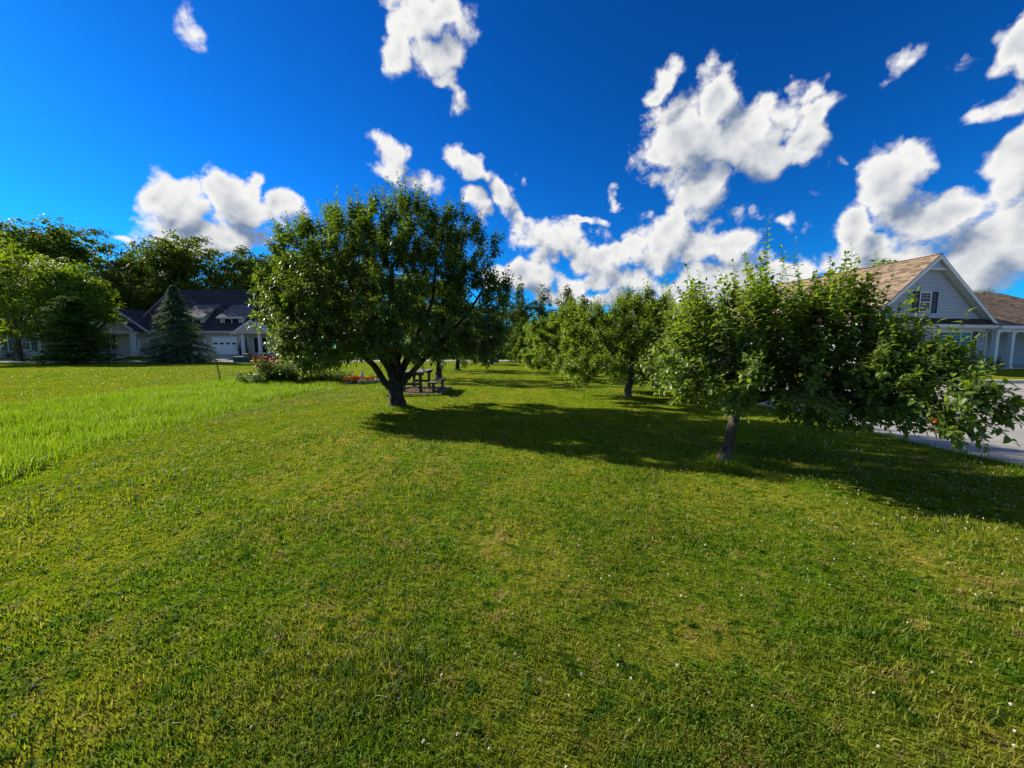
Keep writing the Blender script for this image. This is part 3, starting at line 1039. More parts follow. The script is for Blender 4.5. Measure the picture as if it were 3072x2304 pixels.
# -- the apple tree leaning towards the pavement
bx, by = 3.03, 5.38
fruit_tree('apple_tree', 'low spreading apple tree with a leaning grey trunk reaching over the pavement', 'tree', (bx, by, hz(bx, by)),
           [[(bx - .02, by, -.05, .130), (bx, by, .06, .082), (bx + .05, by, .22, .066), (bx + .09, by, .45, .062), (bx + .13, by, .68, .064), (bx + .16, by, .86, .074), (bx + .10, by + .02, 1.10, .07), (bx - .05, by + .05, 1.6, .05), (bx - .2, by + .1, 2.2, .03)],
            [(bx + .15, by, .80, .085), (bx + .32, by - .02, .93, .075), (bx + .60, by - .05, .98, .068), (bx + .90, by - .35, 1.00, .055), (bx + 1.2, by - .75, 1.06, .042), (bx + 1.5, by - 1.1, 1.05, .028), (bx + 1.85, by - 1.45, .98, .012)],
            [(bx + .14, by, .85, .07), (bx + .4, by + .1, 1.25, .055), (bx + .75, by + .15, 1.8, .04), (bx + .9, by + .2, 2.3, .025)],
            [(bx + .35, by, .95, .05), (bx + .8, by + .5, 1.3, .04), (bx + 1.3, by + .9, 1.7, .03)],
            [(bx + .11, by, .95, .06), (bx - .2, by - .4, 1.3, .045), (bx - .5, by - .7, 1.5, .03)],
            [(bx + .85, by - .3, 1.0, .05), (bx + 1.1, by - .35, 1.4, .04), (bx + 1.25, by - .4, 1.8, .025)],
            [(bx + .1, by + .02, 1.1, .05), (bx - .1, by + .5, 1.5, .04), (bx - .4, by + 1.0, 1.9, .025)]],
           [(2.78, 5.45, 1.56, .75, .80, .58, 1.2), (3.75, 5.55, 1.84, 1.0, .75, .60, 1.2), (3.3, 5.4, 1.5, .9, .7, .50), (4.3, 4.95, 1.55, .62, .6, .55, 1.2), (4.42, 4.5, 1.22, .46, .45, .40, 1.4), (4.1, 5.1, 1.35, .7, .55, .45, .8), (2.45, 5.2, 1.40, .50, .6, .35), (2.9, 4.9, 1.25, .35, .4, .30),
            (4.55, 4.15, 1.20, .46, .42, .27, 1.1), (4.85, 3.9, 1.02, .30, .30, .13, 1.1), (4.40, 4.0, .90, .36, .30, .13, .9), (4.05, 4.7, 1.06, .46, .45, .30, 1.1), (3.75, 5.0, 1.15, .5, .5, .3, 1.2), (4.75, 4.35, 1.35, .3, .3, .26, 1.3), (4.2, 5.3, 1.85, .45, .6, .50), (2.45, 5.0, 1.22, .42, .5, .28, 1.2)],
           M['apple_leaf'], M['bark_grey'], 620, 3500, .092, .58, 33, up=.8, long_top=.40, single=300, droop=.30, pitch=.027)


# -- the other trees of the two orchard rows
def row_tree(name, label, x, y, hgt, wid, seed, group=None, tips=170, shoots=1800, L=.095, leaf='row_leaf', bark='bark_grey', low=.28):
    s = hgt / 3.4
    q_ = wid / 4.6
    rr = np.random.default_rng(seed)
    z = hz(x, y)
    lean = rr.uniform(-.1, .15)
    limbs = [[(x, y, z - .05, .15 * s), (x + lean * .3, y, z + .3 * s, .11 * s), (x + lean, y, z + .75 * s, .10 * s), (x + lean, y, z + 1.5 * s, .06 * s), (x, y, z + 2.4 * s, .03)]]
    for k in range(5):
        a = k * 1.257 + rr.uniform(-.3, .3)
        c, n_ = math.cos(a), math.sin(a)
        limbs.append([(x + lean, y, z + .7 * s, .08 * s), (x + lean + .45 * c * q_, y + .45 * n_ * q_, z + 1.05 * s, .06 * s), (x + 1.2 * c * q_, y + 1.2 * n_ * q_, z + 1.6 * s, .04 * s), (x + 1.8 * c * q_, y + 1.8 * n_ * q_, z + 2.2 * s, .02)])
    lobes = [(x, y, z + 2.0 * s, 1.5 * q_, 1.5 * q_, 1.0 * s)]
    for k in range(8):
        a = k * .785 + rr.uniform(-.3, .3)
        d = rr.uniform(1.1, 1.6) * q_
        lobes.append((x + d * math.cos(a), y + d * math.sin(a), z + rr.uniform(1.2, 2.2) * s, .85 * q_, .85 * q_, rr.uniform(.55, .85) * s))
    lobes.append((x + rr.uniform(-.5, .5), y, z + 2.7 * s, .9 * q_, .9 * q_, .6 * s))
    for k in range(7):
        a = k * .9 + rr.uniform(-.2, .2)
        lobes.append((x + 1.6 * q_ * math.cos(a), y + 1.6 * q_ * math.sin(a), z + .95 * s, .75 * q_, .75 * q_, .5 * s))
    return fruit_tree(name, label, 'tree', (x, y, z), limbs, lobes, M[leaf], M[bark], tips, shoots, L, .5, seed, group, up=.7, long_top=.35, pitch=.036, simple=y > 8)


GR = 'trees of the orchard rows'
row_tree('apple_tree', 'bushy green apple tree standing directly behind the leaning apple tree', 3.75, 12.5, 3.35, 4.9, 41, GR, 420, 8200, .110)
row_tree('apple_tree', 'rounded apple tree, third in the row along the pavement', 3.3, 20.5, 3.8, 5.6, 42, GR, 280, 5000, .14)
row_tree('apple_tree', 'rounded apple tree, fourth in the row along the pavement', 3.6, 28.3, 3.8, 6.0, 43, GR, 200, 3000, .17)
row_tree('apple_tree', 'bright green apple tree at the far end of the row along the pavement', 3.0, 36.0, 3.9, 6.4, 44, GR, 180, 2600, .20)
row_tree('crabapple_tree', 'dark crabapple tree whose trunk rises behind the picnic bench', -3.69, 19.3, 4.4, 4.6, 45, GR, 150, 1500, .13, 'crab_leaf', 'bark_dark')
row_tree('crabapple_tree', 'dark crabapple tree with a crooked trunk beyond the picnic table tree', -3.86, 26.9, 4.2, 4.6, 46, GR, 120, 1200, .16, 'crab_leaf', 'bark_dark')
row_tree('crabapple_tree', 'small dark crabapple tree at the far end of the picnic table row', -1.9, 36.0, 3.6, 3.6, 47, GR, 90, 900, .18, 'crab_leaf', 'bark_dark')


# -- larger and farther trees: clumped crowns of leaf faces
def clump_tree(name, label, base, hgt, lobes, leaf, n, L, seed, group=None, trunk_r=.25, trunk_h=.4, cat='tree', bark='bark_dark', flat=.55, per=26, cr=.55, ratio=.6):
    r = np.random.default_rng(seed)
    root = thing(name, label, cat, base, 0, group)
    parts = []
    limb_tube(parts, [(0, 0, -.2, trunk_r * 1.3), (0, 0, hgt * .06, trunk_r), (hgt * .01, 0, hgt * trunk_h, trunk_r * .7), (0, hgt * .01, hgt * .75, trunk_r * .25)], 10, seed)
    for k in range(5):
        a = k * 1.257 + r.uniform(-.4, .4)
        l = lobes[k % len(lobes)]
        e = (l[0] + l[3] * .5 * math.cos(a), l[1] + l[4] * .5 * math.sin(a), l[2])
        limb_tube(parts, [(0, 0, hgt * trunk_h * .8, trunk_r * .5), (e[0] * .5, e[1] * .5, (hgt * trunk_h * .8 + e[2]) / 2, trunk_r * .35), (*e, trunk_r * .12)], 6, seed + k)
    V, q = merge(parts)
    mesh_obj('trunk', np_mesh('trunk', V, q, smooth_shade=True), M[bark], root)
    m = n // per
    C, cd, ck = lobe_points(lobes, m, r, .62)
    cs = cr * r.uniform(.6, 1.4, m)
    k = np.repeat(np.arange(m), per)
    off = unit(r.normal(0, 1, (m * per, 3))) * (r.random(m * per) ** .5)[:, None]
    off[:, 2] *= flat
    P = C[k] + off * cs[k][:, None]
    out = unit(cd[k] + off * .6 + np.array([0, 0, .35]))
    A = unit(np.cross(out, r.normal(0, 1, out.shape)) + out * .25 + np.array([0, 0, -.25]))
    Nn = out + r.normal(0, .35, out.shape)
    Nn = unit(Nn - A * np.sum(Nn * A, 1, keepdims=True))
    LL = L * r.uniform(.6, 1.3, len(P))
    rn = np.clip(r.normal(.45, .2, m)[k] + r.normal(0, .15, len(P)), 0, 1)
    c = mesh_obj('crown', leaf_mesh('crown', P, A, Nn, LL, LL * ratio, rn, .3, None, True), leaf, root)
    c['kind'] = 'stuff'
    return root


def broad_lobes(h, w, seed, low=.25, n=14):
    r = np.random.default_rng(seed)
    L = [(0, 0, h * .62, w * .30, w * .30, h * .26)]
    for k in range(n):
        t = r.uniform(low, .86)
        prof = math.sin(min(1, max(.12, (t - low * .5) / (.98 - low * .5))) * math.pi) ** .6
        a = k * 2.4 + r.uniform(-.4, .4)
        d = w * .5 * prof * r.uniform(.55, .8)
        s = w * r.uniform(.15, .22)
        L.append((d * math.cos(a), d * math.sin(a), h * t, s, s, s * .75))
    L.append((r.uniform(-.05, .05) * w, 0, h * .87, w * .18, w * .18, h * .13))
    return L


def place(x, y):
    return (x, y, hz(x, y))


GW = 'woodland trees behind the houses'
protoA = clump_tree('woodland_tree', 'tall dark green woodland tree behind the houses', (0, 0, 0), 18, broad_lobes(18, 12, 1, .12, 20), M['wood_leaf'], 15000, .42, 51, GW, .35, .4, per=30, cr=1.0)
protoB = clump_tree('woodland_tree', 'tall dark green woodland tree behind the houses', (0, 0, 0), 18, broad_lobes(18, 11, 2, .10, 18), M['wood_leaf'], 15000, .42, 52, GW, .35, .4, per=30, cr=.9)
protoC = clump_tree('woodland_tree', 'tall dark green woodland tree behind the houses', (0, 0, 0), 18, broad_lobes(18, 13, 3, .14, 22), M['wood_leaf'], 15000, .45, 53, GW, .35, .4, per=30, cr=1.1)
spots = [(-93, 66, 26.0, 0), (-84, 70, 21.5, 1), (-76, 66, 22.5, 2), (-67, 71, 20.0, 0), (-61, 68, 18.0, 1), (-55.0, 65, 20.0, 2), (-49.5, 71, 17.0, 0), (-45, 66, 18.0, 1), (-41, 72, 19.0, 2),
         (-36, 68, 18.0, 0), (-31, 72, 19.5, 1), (-25, 68, 17.0, 2), (-19, 74, 17.0, 0), (-12, 70, 14.5, 1), (-103, 62, 24, 2), (-88, 56, 16, 1), (-77, 59, 15, 0), (-66, 61, 14, 2),
         (-98, 78, 21, 0), (-80, 80, 18.5, 2), (-70, 82, 17, 1), (-62, 80, 16, 0), (-53, 80, 15, 1), (-43, 80, 15, 2), (-33, 80, 14.5, 0), (-22, 82, 13, 1), (-57, 70, 13, 1), (-47, 71, 12, 0), (-38, 71, 12, 1), (-29, 69, 11, 2), (-16, 67, 10, 1)]
PR = [protoA, protoB, protoC]
usedp = set()
for i, (x, y, h_, k) in enumerate(spots):
    o = PR[k] if k not in usedp else copy_tree(PR[k])
    usedp.add(k)
    o.location = place(x, y)
    s = h_ / 18
    o.scale = (s * random.uniform(.92, 1.08), s * random.uniform(.92, 1.08), s)
    o.rotation_euler = (0, 0, i * 1.9)
    o['label'] = ('tall woodland tree rising behind the cream house and its maple' if x < -62 else 'tall woodland tree rising behind the gabled wing of the taupe house' if x < -46 else
                  'woodland tree rising above the charcoal roof and its dormers' if x < -30 else 'woodland tree between the charcoal roof and the big crabapple')

x, y = -57.5, 45.0
clump_tree('maple_tree', 'light green maple tree with a grey trunk before the cream house', place(x, y), 14, broad_lobes(14, 13.5, 5, .26, 22), M['maple_leaf'], 17000, .34, 55, None, .28, .3, per=28, cr=.9, bark='bark_grey')
x, y = -48.5, 43.0
clump_tree('maple_tree', 'fresh yellow green maple tree rising above the dark evergreen', place(x, y), 11.2, broad_lobes(11.2, 8.6, 6, .24, 18), M['maple_leaf'], 13000, .30, 56, None, .22, .3, per=28, cr=.75, bark='bark_grey')
tag(clump_tree('maple_tree', 'green maple tree standing behind the grey roofed house wing', place(29 + 22, 52), 13, broad_lobes(13, 10, 7, .2, 14), M['maple_leaf'], 7000, .4, 57, None, .25, .3, per=28, cr=.8),
    'green tree top showing beyond the end of the tan roof')


def conifer(name, label, base, hgt, wid, leaf, seed, n_br, per, droop=.25, L=.34, ratio=.42, start=.03, full=1.0, shag=.1, power=.9):
    r = np.random.default_rng(seed)
    root = thing(name, label, 'tree', base)
    parts = []
    limb_tube(parts, [(0, 0, -.2, hgt * .018), (0, 0, hgt * .5, hgt * .010), (0, 0, hgt, hgt * .0015)], 8, seed)
    V, q = merge(parts)
    mesh_obj('trunk', np_mesh('trunk', V, q, smooth_shade=True), M['bark_dark'], root)
    t = start + (1 - start) * (r.random(n_br) ** 1.25)
    a = r.uniform(0, 2 * np.pi, n_br)
    ln = wid / 2 * ((1 - t) ** power * full + .03) * r.uniform(1 - 2.2 * shag, 1 + shag, n_br)
    P, A, Nn, LL, rn = [], [], [], [], []
    b0, b1 = [], []
    for i in range(n_br):
        s = r.random(per) ** .7
        d = np.array([math.cos(a[i]), math.sin(a[i]), 0])
        rise = .22 - .5 * droop
        z = t[i] * hgt + ln[i] * (rise * s - droop * s ** 2 + .12 * droop * s ** 4)
        side = np.array([-d[1], d[0], 0])
        sp = r.uniform(-1, 1, per) * .34 * ln[i] * (1 - .75 * s) * np.minimum(1, s * 3)
        p = d * (s * ln[i])[:, None] + side * sp[:, None]
        p[:, 2] = z + r.normal(0, .05, per) - .25 * np.abs(sp) * droop
        ax = unit(d + side * (np.sign(sp) * r.uniform(.2, 1.1, per))[:, None] + r.normal(0, .18, (per, 3)) + np.array([0, 0, -.15]))
        nn = np.array([0, 0, 1.0]) + .5 * d + r.normal(0, .35, (per, 3))
        nn = unit(nn - ax * np.sum(nn * ax, 1, keepdims=True))
        P.append(p); A.append(ax); Nn.append(nn)
        LL.append(L * r.uniform(.6, 1.3, per) * (.6 + .4 * (1 - t[i])))
        rn.append(np.clip(r.normal(.35, .15) + .35 * s + r.normal(0, .12, per), 0, 1))
        b0.append((0, 0, t[i] * hgt)); b1.append(tuple(d * ln[i] * .75 + np.array([0, 0, t[i] * hgt + ln[i] * (rise * .75 - droop * .56)])))
    mesh_obj('branches', frustums('branches', np.array(b0), np.array(b1), np.full(n_br, .018), np.full(n_br, .006), 4), M['bark_dark'], root)
    P, A, Nn, LL, rn = map(np.concatenate, (P, A, Nn, LL, rn))
    c = mesh_obj('crown', leaf_mesh('crown', P, A, Nn, LL, LL * ratio, rn, .3, None, True), leaf, root)
    c['kind'] = 'stuff'
    return root


conifer('spruce_tree', 'pyramid shaped dark blue green spruce before the garage', place(-34.9, 40.4), 7.9, 7.6, M['needle'], 61, 420, 60, .32, .34, .34, shag=.16)
conifer('evergreen_tree', 'wide shaggy dark evergreen beneath the yellow green maple', place(-42.6, 37.6), 6.5, 5.8, M['yew'], 62, 340, 50, .16, .34, .4, power=.42, shag=.2)


def column_tree(name, label, x, y, h, w, leaf, seed, n=5500, L=.26, group=None):
    r = np.random.default_rng(seed)
    lo = []
    for k in range(16):
        t = .08 + .86 * k / 15
        prof = (1 - t) ** .55 * min(1, .5 + t * 2.4)
        a = r.uniform(0, 6.28)
        d = w * .22 * prof
        s = w * .34 * prof + .12
        lo.append((d * math.cos(a), d * math.sin(a), h * t, s, s, h * .075 + .1))
    return clump_tree(name, label, place(x, y), h, lo, M[leaf], n, L, seed, group, .14, .5, per=18, cr=.45, flat=1.1)


GC = 'tall narrow trees beyond the lawn'
column_tree('poplar_tree', 'tall narrow olive green tree beyond the lawn, the taller of a twin pair', -.9, 55, 11.4, 6.4, 'olive_leaf', 71, 6000, .28, GC)
column_tree('poplar_tree', 'tall narrow olive green tree with a pointed top close behind its twin', 1.3, 56, 11.3, 5.4, 'olive_leaf', 72, 5500, .28, GC)
column_tree('poplar_tree', 'olive green conical tree beside the twin pointed trees', 7.2, 52, 9.8, 6.0, 'olive_leaf', 73, 6000, .28, GC)
column_tree('poplar_tree', 'pointed olive green tree in line between the twin trees and the conical tree', 4.2, 56, 10.4, 5.6, 'olive_leaf', 85, 5500, .28, GC)
column_tree('poplar_tree', 'broad olive green tree just beyond the end of the apple row', 10.2, 57, 9.0, 6.4, 'olive_leaf', 86, 5500, .28, GC)
column_tree('copper_tree', 'thin brownish purple tree between the green conical trees', 13.0, 66, 9.6, 3.6, 'copper_leaf', 74, 2600, .28, GC)
column_tree('poplar_tree', 'dark round topped tree showing above the orchard row', 21.0, 60, 10.0, 5.6, 'olive_leaf', 75, 4500, .3, GC)
column_tree('poplar_tree', 'olive tree behind the bushy apple tree and the tan roof', 23.5, 50, 9.6, 6.0, 'olive_leaf', 76, 4500, .3, GC)
column_tree('poplar_tree', 'low olive tree at the edge of the far lane', 15.8, 54, 8.0, 5.5, 'olive_leaf', 77, 3500, .3, GC)
column_tree('arborvitae', 'dark olive arborvitae bush at the end of the lawn', .9, 40.5, 4.3, 3.6, 'yew', 78, 4500, .2, None)
for k, (x, y, h_, w_) in enumerate([(6.0, 41.0, 3.6, 5.2), (9.6, 40.2, 3.4, 5.0)]):
    row = clump_tree('lilac_shrub', ['dense bright green shrub beside the dark olive arborvitae', 'dense bright green shrub where the lane meets the cross road'][k], place(x - 1.6, y), h_,
                     broad_lobes(h_, w_, 80 + k, .1, 16), M['bush_leaf'], 5200, .17, 82 + k, None, .06, .2, 'shrub', per=22, cr=.4)
GF = 'distant trees beyond the lane'
for i, (x, y, h_, k) in enumerate([(-6, 75, 11, 0), (30, 85, 12, 1), (38, 80, 11, 2), (15, 90, 10, 0), (2, 95, 12, 1), (-14, 88, 12, 2), (9, 84, 10, 1), (22, 92, 10, 2), (48, 78, 11, 0), (58, 74, 11, 1), (68, 70, 10, 2), (80, 66, 11, 0), (92, 62, 11, 1), (105, 58, 11, 2), (72, 46, 9, 1), (62, 52, 9, 0)]):
    o = copy_tree(PR[k], None, label='distant green tree beyond the far lane', group=GF)
    o.location = place(x, y)
    o.scale = (h_ / 18,) * 3
    o.rotation_euler = (0, 0, i * 2.3 + 1)


# ------------------------------------------------------------------ house with the tan roof
def courses(parent, mat, p_eave, along, upslope, length, slope_len, n, step=.145, thick=.016, seed=0, clip=None):
    """overlapping shingle courses laid up a roof plane, each a strip of its own"""
    along, upslope = Vector(along).normalized(), Vector(upslope).normalized()
    nrm = along.cross(upslope).normalized()
    if nrm.z < 0:
        nrm = -nrm
    rr = random.Random(seed)
    k = 0
    d = 0.0
    cache = {}
    while d < slope_len - .02:
        st = min(step * 1.35, slope_len - d)
        a0, a1 = (0, length) if clip is None else clip(d)
        if a1 - a0 > .1:
            key = (round(a1 - a0, 3), round(st, 3))
            if key not in cache:
                mb = MB()
                L = a1 - a0
                m = max(1, int(L / .33))
                for j in range(m):
                    x0, x1 = L * j / m, L * (j + 1) / m
                    dz = rr.uniform(-.006, .006)
                    dy = rr.uniform(-.02, .012)
                    mb.add([(x0 + .004, dy, thick + dz), (x1 - .004, dy, thick + dz), (x1 - .004, st, .002), (x0 + .004, st, .002), (x0 + .004, dy, 0), (x1 - .004, dy, 0)],
                           [(0, 1, 2, 3), (4, 5, 1, 0), (0, 3, 4), (1, 5, 2)])
                me = bpy.data.meshes.new('shingle_course')
                me.from_pydata(mb.v, [], mb.f)
                me.materials.append(mat)
                cache[key] = me
            o = bpy.data.objects.new('shingle_course', cache[key])
            mt = Matrix((along, upslope, nrm)).transposed().to_4x4()
            mt.translation = Vector(p_eave) + upslope * d + along * a0 + nrm * .004
            o.matrix_local = mt
            link(o, parent)
        d += step
        k += 1


def window(parent, x0, x1, z0, z1, y, fr=.07, mull=(), rails=(), curtain=None, name='window', proud=.05, pane_mat='glass'):
    """framed sash in the plane y, facing -y; panes are sub-parts"""
    mb = MB()
    mb.box(x0 - fr, x0, y - proud, y + .03, z0 - fr, z1 + fr)
    mb.box(x1, x1 + fr, y - proud, y + .03, z0 - fr, z1 + fr)
    mb.box(x0 - .001, x1 + .001, y - proud + .002, y + .03, z1, z1 + fr)
    mb.box(x0 - .001, x1 + .001, y - proud - .02, y + .03, z0 - fr, z0)
    for m_ in mull:
        mb.box(m_ - fr / 2, m_ + fr / 2, y - proud + .004, y + .03, z0, z1)
    for r_ in rails:
        mb.box(x0, x1, y - proud + .006, y + .03, r_ - .022, r_ + .022)
    o = mb.build(name, M['trim'], parent)
    xs = [x0] + list(mull) + [x1]
    zs = [z0] + list(rails) + [z1]
    for a, b in zip(xs[:-1], xs[1:]):
        for c, d in zip(zs[:-1], zs[1:]):
            p = MB()
            p.box(a + .012, b - .012, y - .012, y + .004, c + .012, d - .012)
            p.build('pane', M[pane_mat], o)
    return o


def muntins(win, x0, x1, z0, z1, y, nx, nz):
    mb = MB()
    for i in range(1, nx):
        x = x0 + (x1 - x0) * i / nx
        mb.box(x - .004, x + .004, y - .022, y - .013, z0, z1)
    for i in range(1, nz):
        z = z0 + (z1 - z0) * i / nz
        mb.box(x0, x1, y - .0235, y - .0145, z - .004, z + .004)
    return mb.build('muntin_grid', M['trim'], win)


def shutter(parent, x0, x1, z0, z1, y, mat='shutter'):
    mb = MB()
    mb.box(x0, x0 + .04, y - .04, y, z0, z1)
    mb.box(x1 - .04, x1, y - .04, y, z0, z1)
    for z in (z0, (z0 + z1) / 2 - .02, z1 - .05):
        mb.box(x0 + .04, x1 - .04, y - .038, y, z, z + .05)
    n = int((z1 - z0) / .06)
    for i in range(n):
        z = z0 + (z1 - z0) * (i + .5) / n
        mb.box(x0 + .04, x1 - .04, y - .028, y - .005, z - .022, z + .016)
    return mb.build('shutter', M[mat], parent)


def boards(parent, mat, y, rows, name='clapboard', step=.19):
    """rows: list of (z, [(x0,x1) at bottom], [(x0,x1) at top])"""
    for z, (a0, a1), (b0, b1), hh in rows:
        mb = MB()
        mb.add([(a0, y - .042, z), (a1, y - .042, z), (b1, y - .008, z + hh), (b0, y - .008, z + hh), (a0, y, z), (a1, y, z), (b1, y, z + hh), (b0, y, z + hh)],
               [(0, 1, 2, 3), (0, 4, 5, 1), (3, 2, 6, 7), (0, 3, 7, 4), (1, 5, 6, 2)])
        mb.build(name, mat, parent)


Hx, Hy, Hz0 = 25.1, 23.1, .34
house = thing('house', 'pale blue clapboard house with a tan shingle roof and a tall front gable', 'house', (Hx, Hy, Hz0), R(9))
HW, EZ, AP = 4.35, 2.80, 6.72          # half width of the gable wall, eave height, ridge height
SL = (AP - EZ) / 4.72
mb = MB()
mb.prism([(-HW, -.4), (HW, -.4), (HW, EZ), (0, EZ + HW * SL - .12), (-HW, EZ)], 1, .42, 16.0)
wall = mb.build('wall', M['siding_blue'], house)
rows = []
z = .12
while z < EZ - .30:
    rows.append((z, (-HW - .01, HW + .01), (-HW - .01, HW + .01), .2))
    z += .19
boards(wall, M['siding_blue'], .41, rows)
rows = []
z = 3.05
while z < AP - .75:
    a = (EZ + HW * SL - .12 - z) / SL
    b = (EZ + HW * SL - .12 - z - .2) / SL
    a, b = min(a, HW), min(b, HW)
    if b > .25:
        rows.append((z, (-a, a), (-b, b), .2))
    z += .19
boards(wall, M['siding_blue'], .41, rows)
# corner boards
for sx in (-1, 1):
    mb = MB()
    mb.box(sx * (HW + .03) - .06, sx * (HW + .03) + .06, .36, .55, -.3, EZ - .08)
    mb.build('corner_board', M['trim'], wall)

roof = None
mb = MB()
ovr, dep0, dep1 = 4.78, 0.0, 16.4
tck = .16
mb.prism([(-ovr, EZ - .06), (0, AP), (ovr, EZ - .06), (ovr, EZ - .06 - tck), (0, AP - tck - .04), (-ovr, EZ - .06 - tck)], 1, dep0 + .03, dep1)
roof = mb.build('roof', M['trim'], house)
for sx in (-1, 1):
    sl = Vector((0, 0, AP)) - Vector((sx * ovr, 0, EZ - .06))
    courses(roof, M['shingle_tan'], (sx * (ovr + .03), dep0, EZ - .075), (0, 1, 0), (-sx * ovr, 0, AP - EZ + .06), dep1, sl.length + .03, 0, .19, .028, seed=3 + sx)
mb = MB()
for j in range(34):
    mb.box(-.13, .13, dep0 + j * .485, dep0 + j * .485 + .47, AP + .0, AP + .032)
rc = mb.build('ridge_cap', M['shingle_tan'], roof)
rc['kind'] = 'stuff'
# rake boards, return soffit and the little triangle panel under the peak
mb = MB()
for sx in (-1, 1):
    a, b = Vector((0, dep0 - .02, AP - .04)), Vector((sx * (ovr + .02), dep0 - .02, EZ - .11))
    d = (b - a).normalized()
    n_ = Vector((-d.z, 0, d.x)) * (1 if sx < 0 else -1)
    dn = Vector((0, 0, -.23))
    mb.add([a, b, b + dn, a + dn, a + Vector((0, .05, 0)), b + Vector((0, .05, 0)), b + dn + Vector((0, .05, 0)), a + dn + Vector((0, .05, 0))],
           [(0, 1, 2, 3), (7, 6, 5, 4), (0, 4, 5, 1), (1, 5, 6, 2), (2, 6, 7, 3), (3, 7, 4, 0)])
mb.build('rake_board', M['trim'], roof)
mb = MB()
zc = AP - .80
mb.prism([(-(AP - .36 - zc) / SL, zc), ((AP - .36 - zc) / SL, zc), (0, AP - .36)], 1, .12, .30)
mb.build('peak_panel', M['siding_blue'], house)
mb = MB()
mb.box(-.60, .60, .08, .34, zc - .08, zc + .0)
mb.build('peak_beam', M['trim'], house)
# pent roof and eave band across the front
pent = MB()
pent.prism([(-.12, 2.66), (.40, 3.04), (.40, 2.6), (-.12, 2.6)], 0, -4.45, 4.5)
pent = pent.build('pent_roof', M['trim'], house)
courses(pent, M['shingle_brown'], (-4.47, -.16, 2.655), (1, 0, 0), (0, .52, .38), 8.98, .62, 0, .15, .018, seed=9)
mb = MB()
mb.box(-4.5, 4.62, -.20, -.10, 2.50, 2.645)
mb.build('gutter', M['trim'], pent)
mb = MB()
mb.box(-4.42, 4.5, -.098, .38, 2.42, 2.52)
mb.box(-4.38, 4.45, .30, .40, 2.26, 2.42)
mb.build('soffit', M['trim'], pent)
mb = MB()
mb.bar((4.48, -.12, 2.48), (4.42, .28, 2.25), .07)
mb.bar((4.42, .28, 2.27), (4.42, .28, .05), .07)
mb.build('downspout', M['trim'], house)
# windows
wz0, wz1, wx = 3.43, 4.52, -.33
w1 = window(house, wx - .36, wx + .36, wz0, wz1, .385, .065, (), ((wz0 + wz1) / 2,))
muntins(w1, wx - .36, wx + .36, wz0, wz1, .385, 3, 4)
shutter(house, wx - .90, wx - .43, wz0 - .08, wz1 + .08, .385)
shutter(house, wx + .43, wx + .90, wz0 - .08, wz1 + .08, .385)
w2 = window(house, 1.0, 3.35, .75, 2.18, .385, .08, (1.78, 2.57), (1.46,), pane_mat='glass')
mb = MB()
mb.box(1.05, 3.30, .39, .40, .8, 2.15)
mb.build('curtain', M['curtain'], w2)
shutter(house, 3.46, 3.84, .68, 2.26, .385)
shutter(house, -3.62, -3.24, .68, 2.26, .385)
window(house, -5.1 + 2.2, -2.0, .75, 2.18, .385, .07, (), (1.46,))
shutter(house, -1.9, -1.52, .68, 2.26, .385)
# entry porch and garage wing
mb = MB()
mb.box(4.36, 16.5, 3.2, 13.0, -.4, 2.7)
wing = mb.build('wing_wall', M['siding_blue'], house)
rows = [(z_, (4.40, 16.5), (4.40, 16.5), .2) for z_ in np.arange(.12, 2.5, .19)]
boards(wing, M['siding_blue'], 3.19, rows)
mb = MB()
mb.prism([(-.15, 2.62), (6.6, 5.68), (13.4, 2.62), (13.4, 2.46), (6.6, 5.5), (-.15, 2.46)], 0, 2.0, 16.2)
wr = mb.build('wing_roof', M['trim'], house)
courses(wr, M['shingle_tan'], (2.0, -.2, 2.60), (1, 0, 0), (0, 6.75, 3.06), 14.2, 7.43, 0, .19, .028, seed=14)
mb = MB()
mb.box(4.62, 16.2, -.30, -.18, 2.42, 2.60)
mb.box(4.62, 16.1, -.10, .14, 2.22, 2.42)
mb.build('porch_beam', M['trim'], house)
for x in (4.72, 5.95, 9.9):
    mb = MB()
    mb.box(x - .11, x + .11, -.09, .13, -.02, 2.23)
    mb.box(x - .15, x + .15, -.13, .17, -.04, .12)
    mb.box(x - .15, x + .15, -.128, .168, 2.12, 2.225)
    mb.build('porch_column', M['trim'], house)
mb = MB()
mb.box(4.5, 16.2, -.35, 3.2, -.35, -.02)
mb.build('porch_floor', M['concrete'], house)
door = MB()
door.box(4.98, 5.92, 3.06, 3.16, 0, 2.05)
door = door.build('front_door', M['door_white'], house)
for i in range(3):
    p = MB(); p.box(5.06 + .28 * i, 5.28 + .28 * i, 3.03, 3.055, 1.62, 1.92); p.build('pane', M['glass'], door)
p = MB(); p.box(5.10, 5.14, 2.98, 3.055, .90, 1.14); p.bar((5.10, 3.0, 1.12), (5.22, 3.0, 1.12), .03); p.build('handle', M['black'], door)
gd = MB()
for i in range(4):
    gd.box(6.45, 9.3, 3.05 + .01 * (i % 2), 3.16, .02 + i * .53, .53 + i * .53)
gd = gd.build('garage_door', M['door_white'], house)
for i in range(4):
    p = MB(); p.box(6.6 + .68 * i, 7.05 + .68 * i, 3.02, 3.048, 1.72, 1.98); p.build('pane', M['glass'], gd)


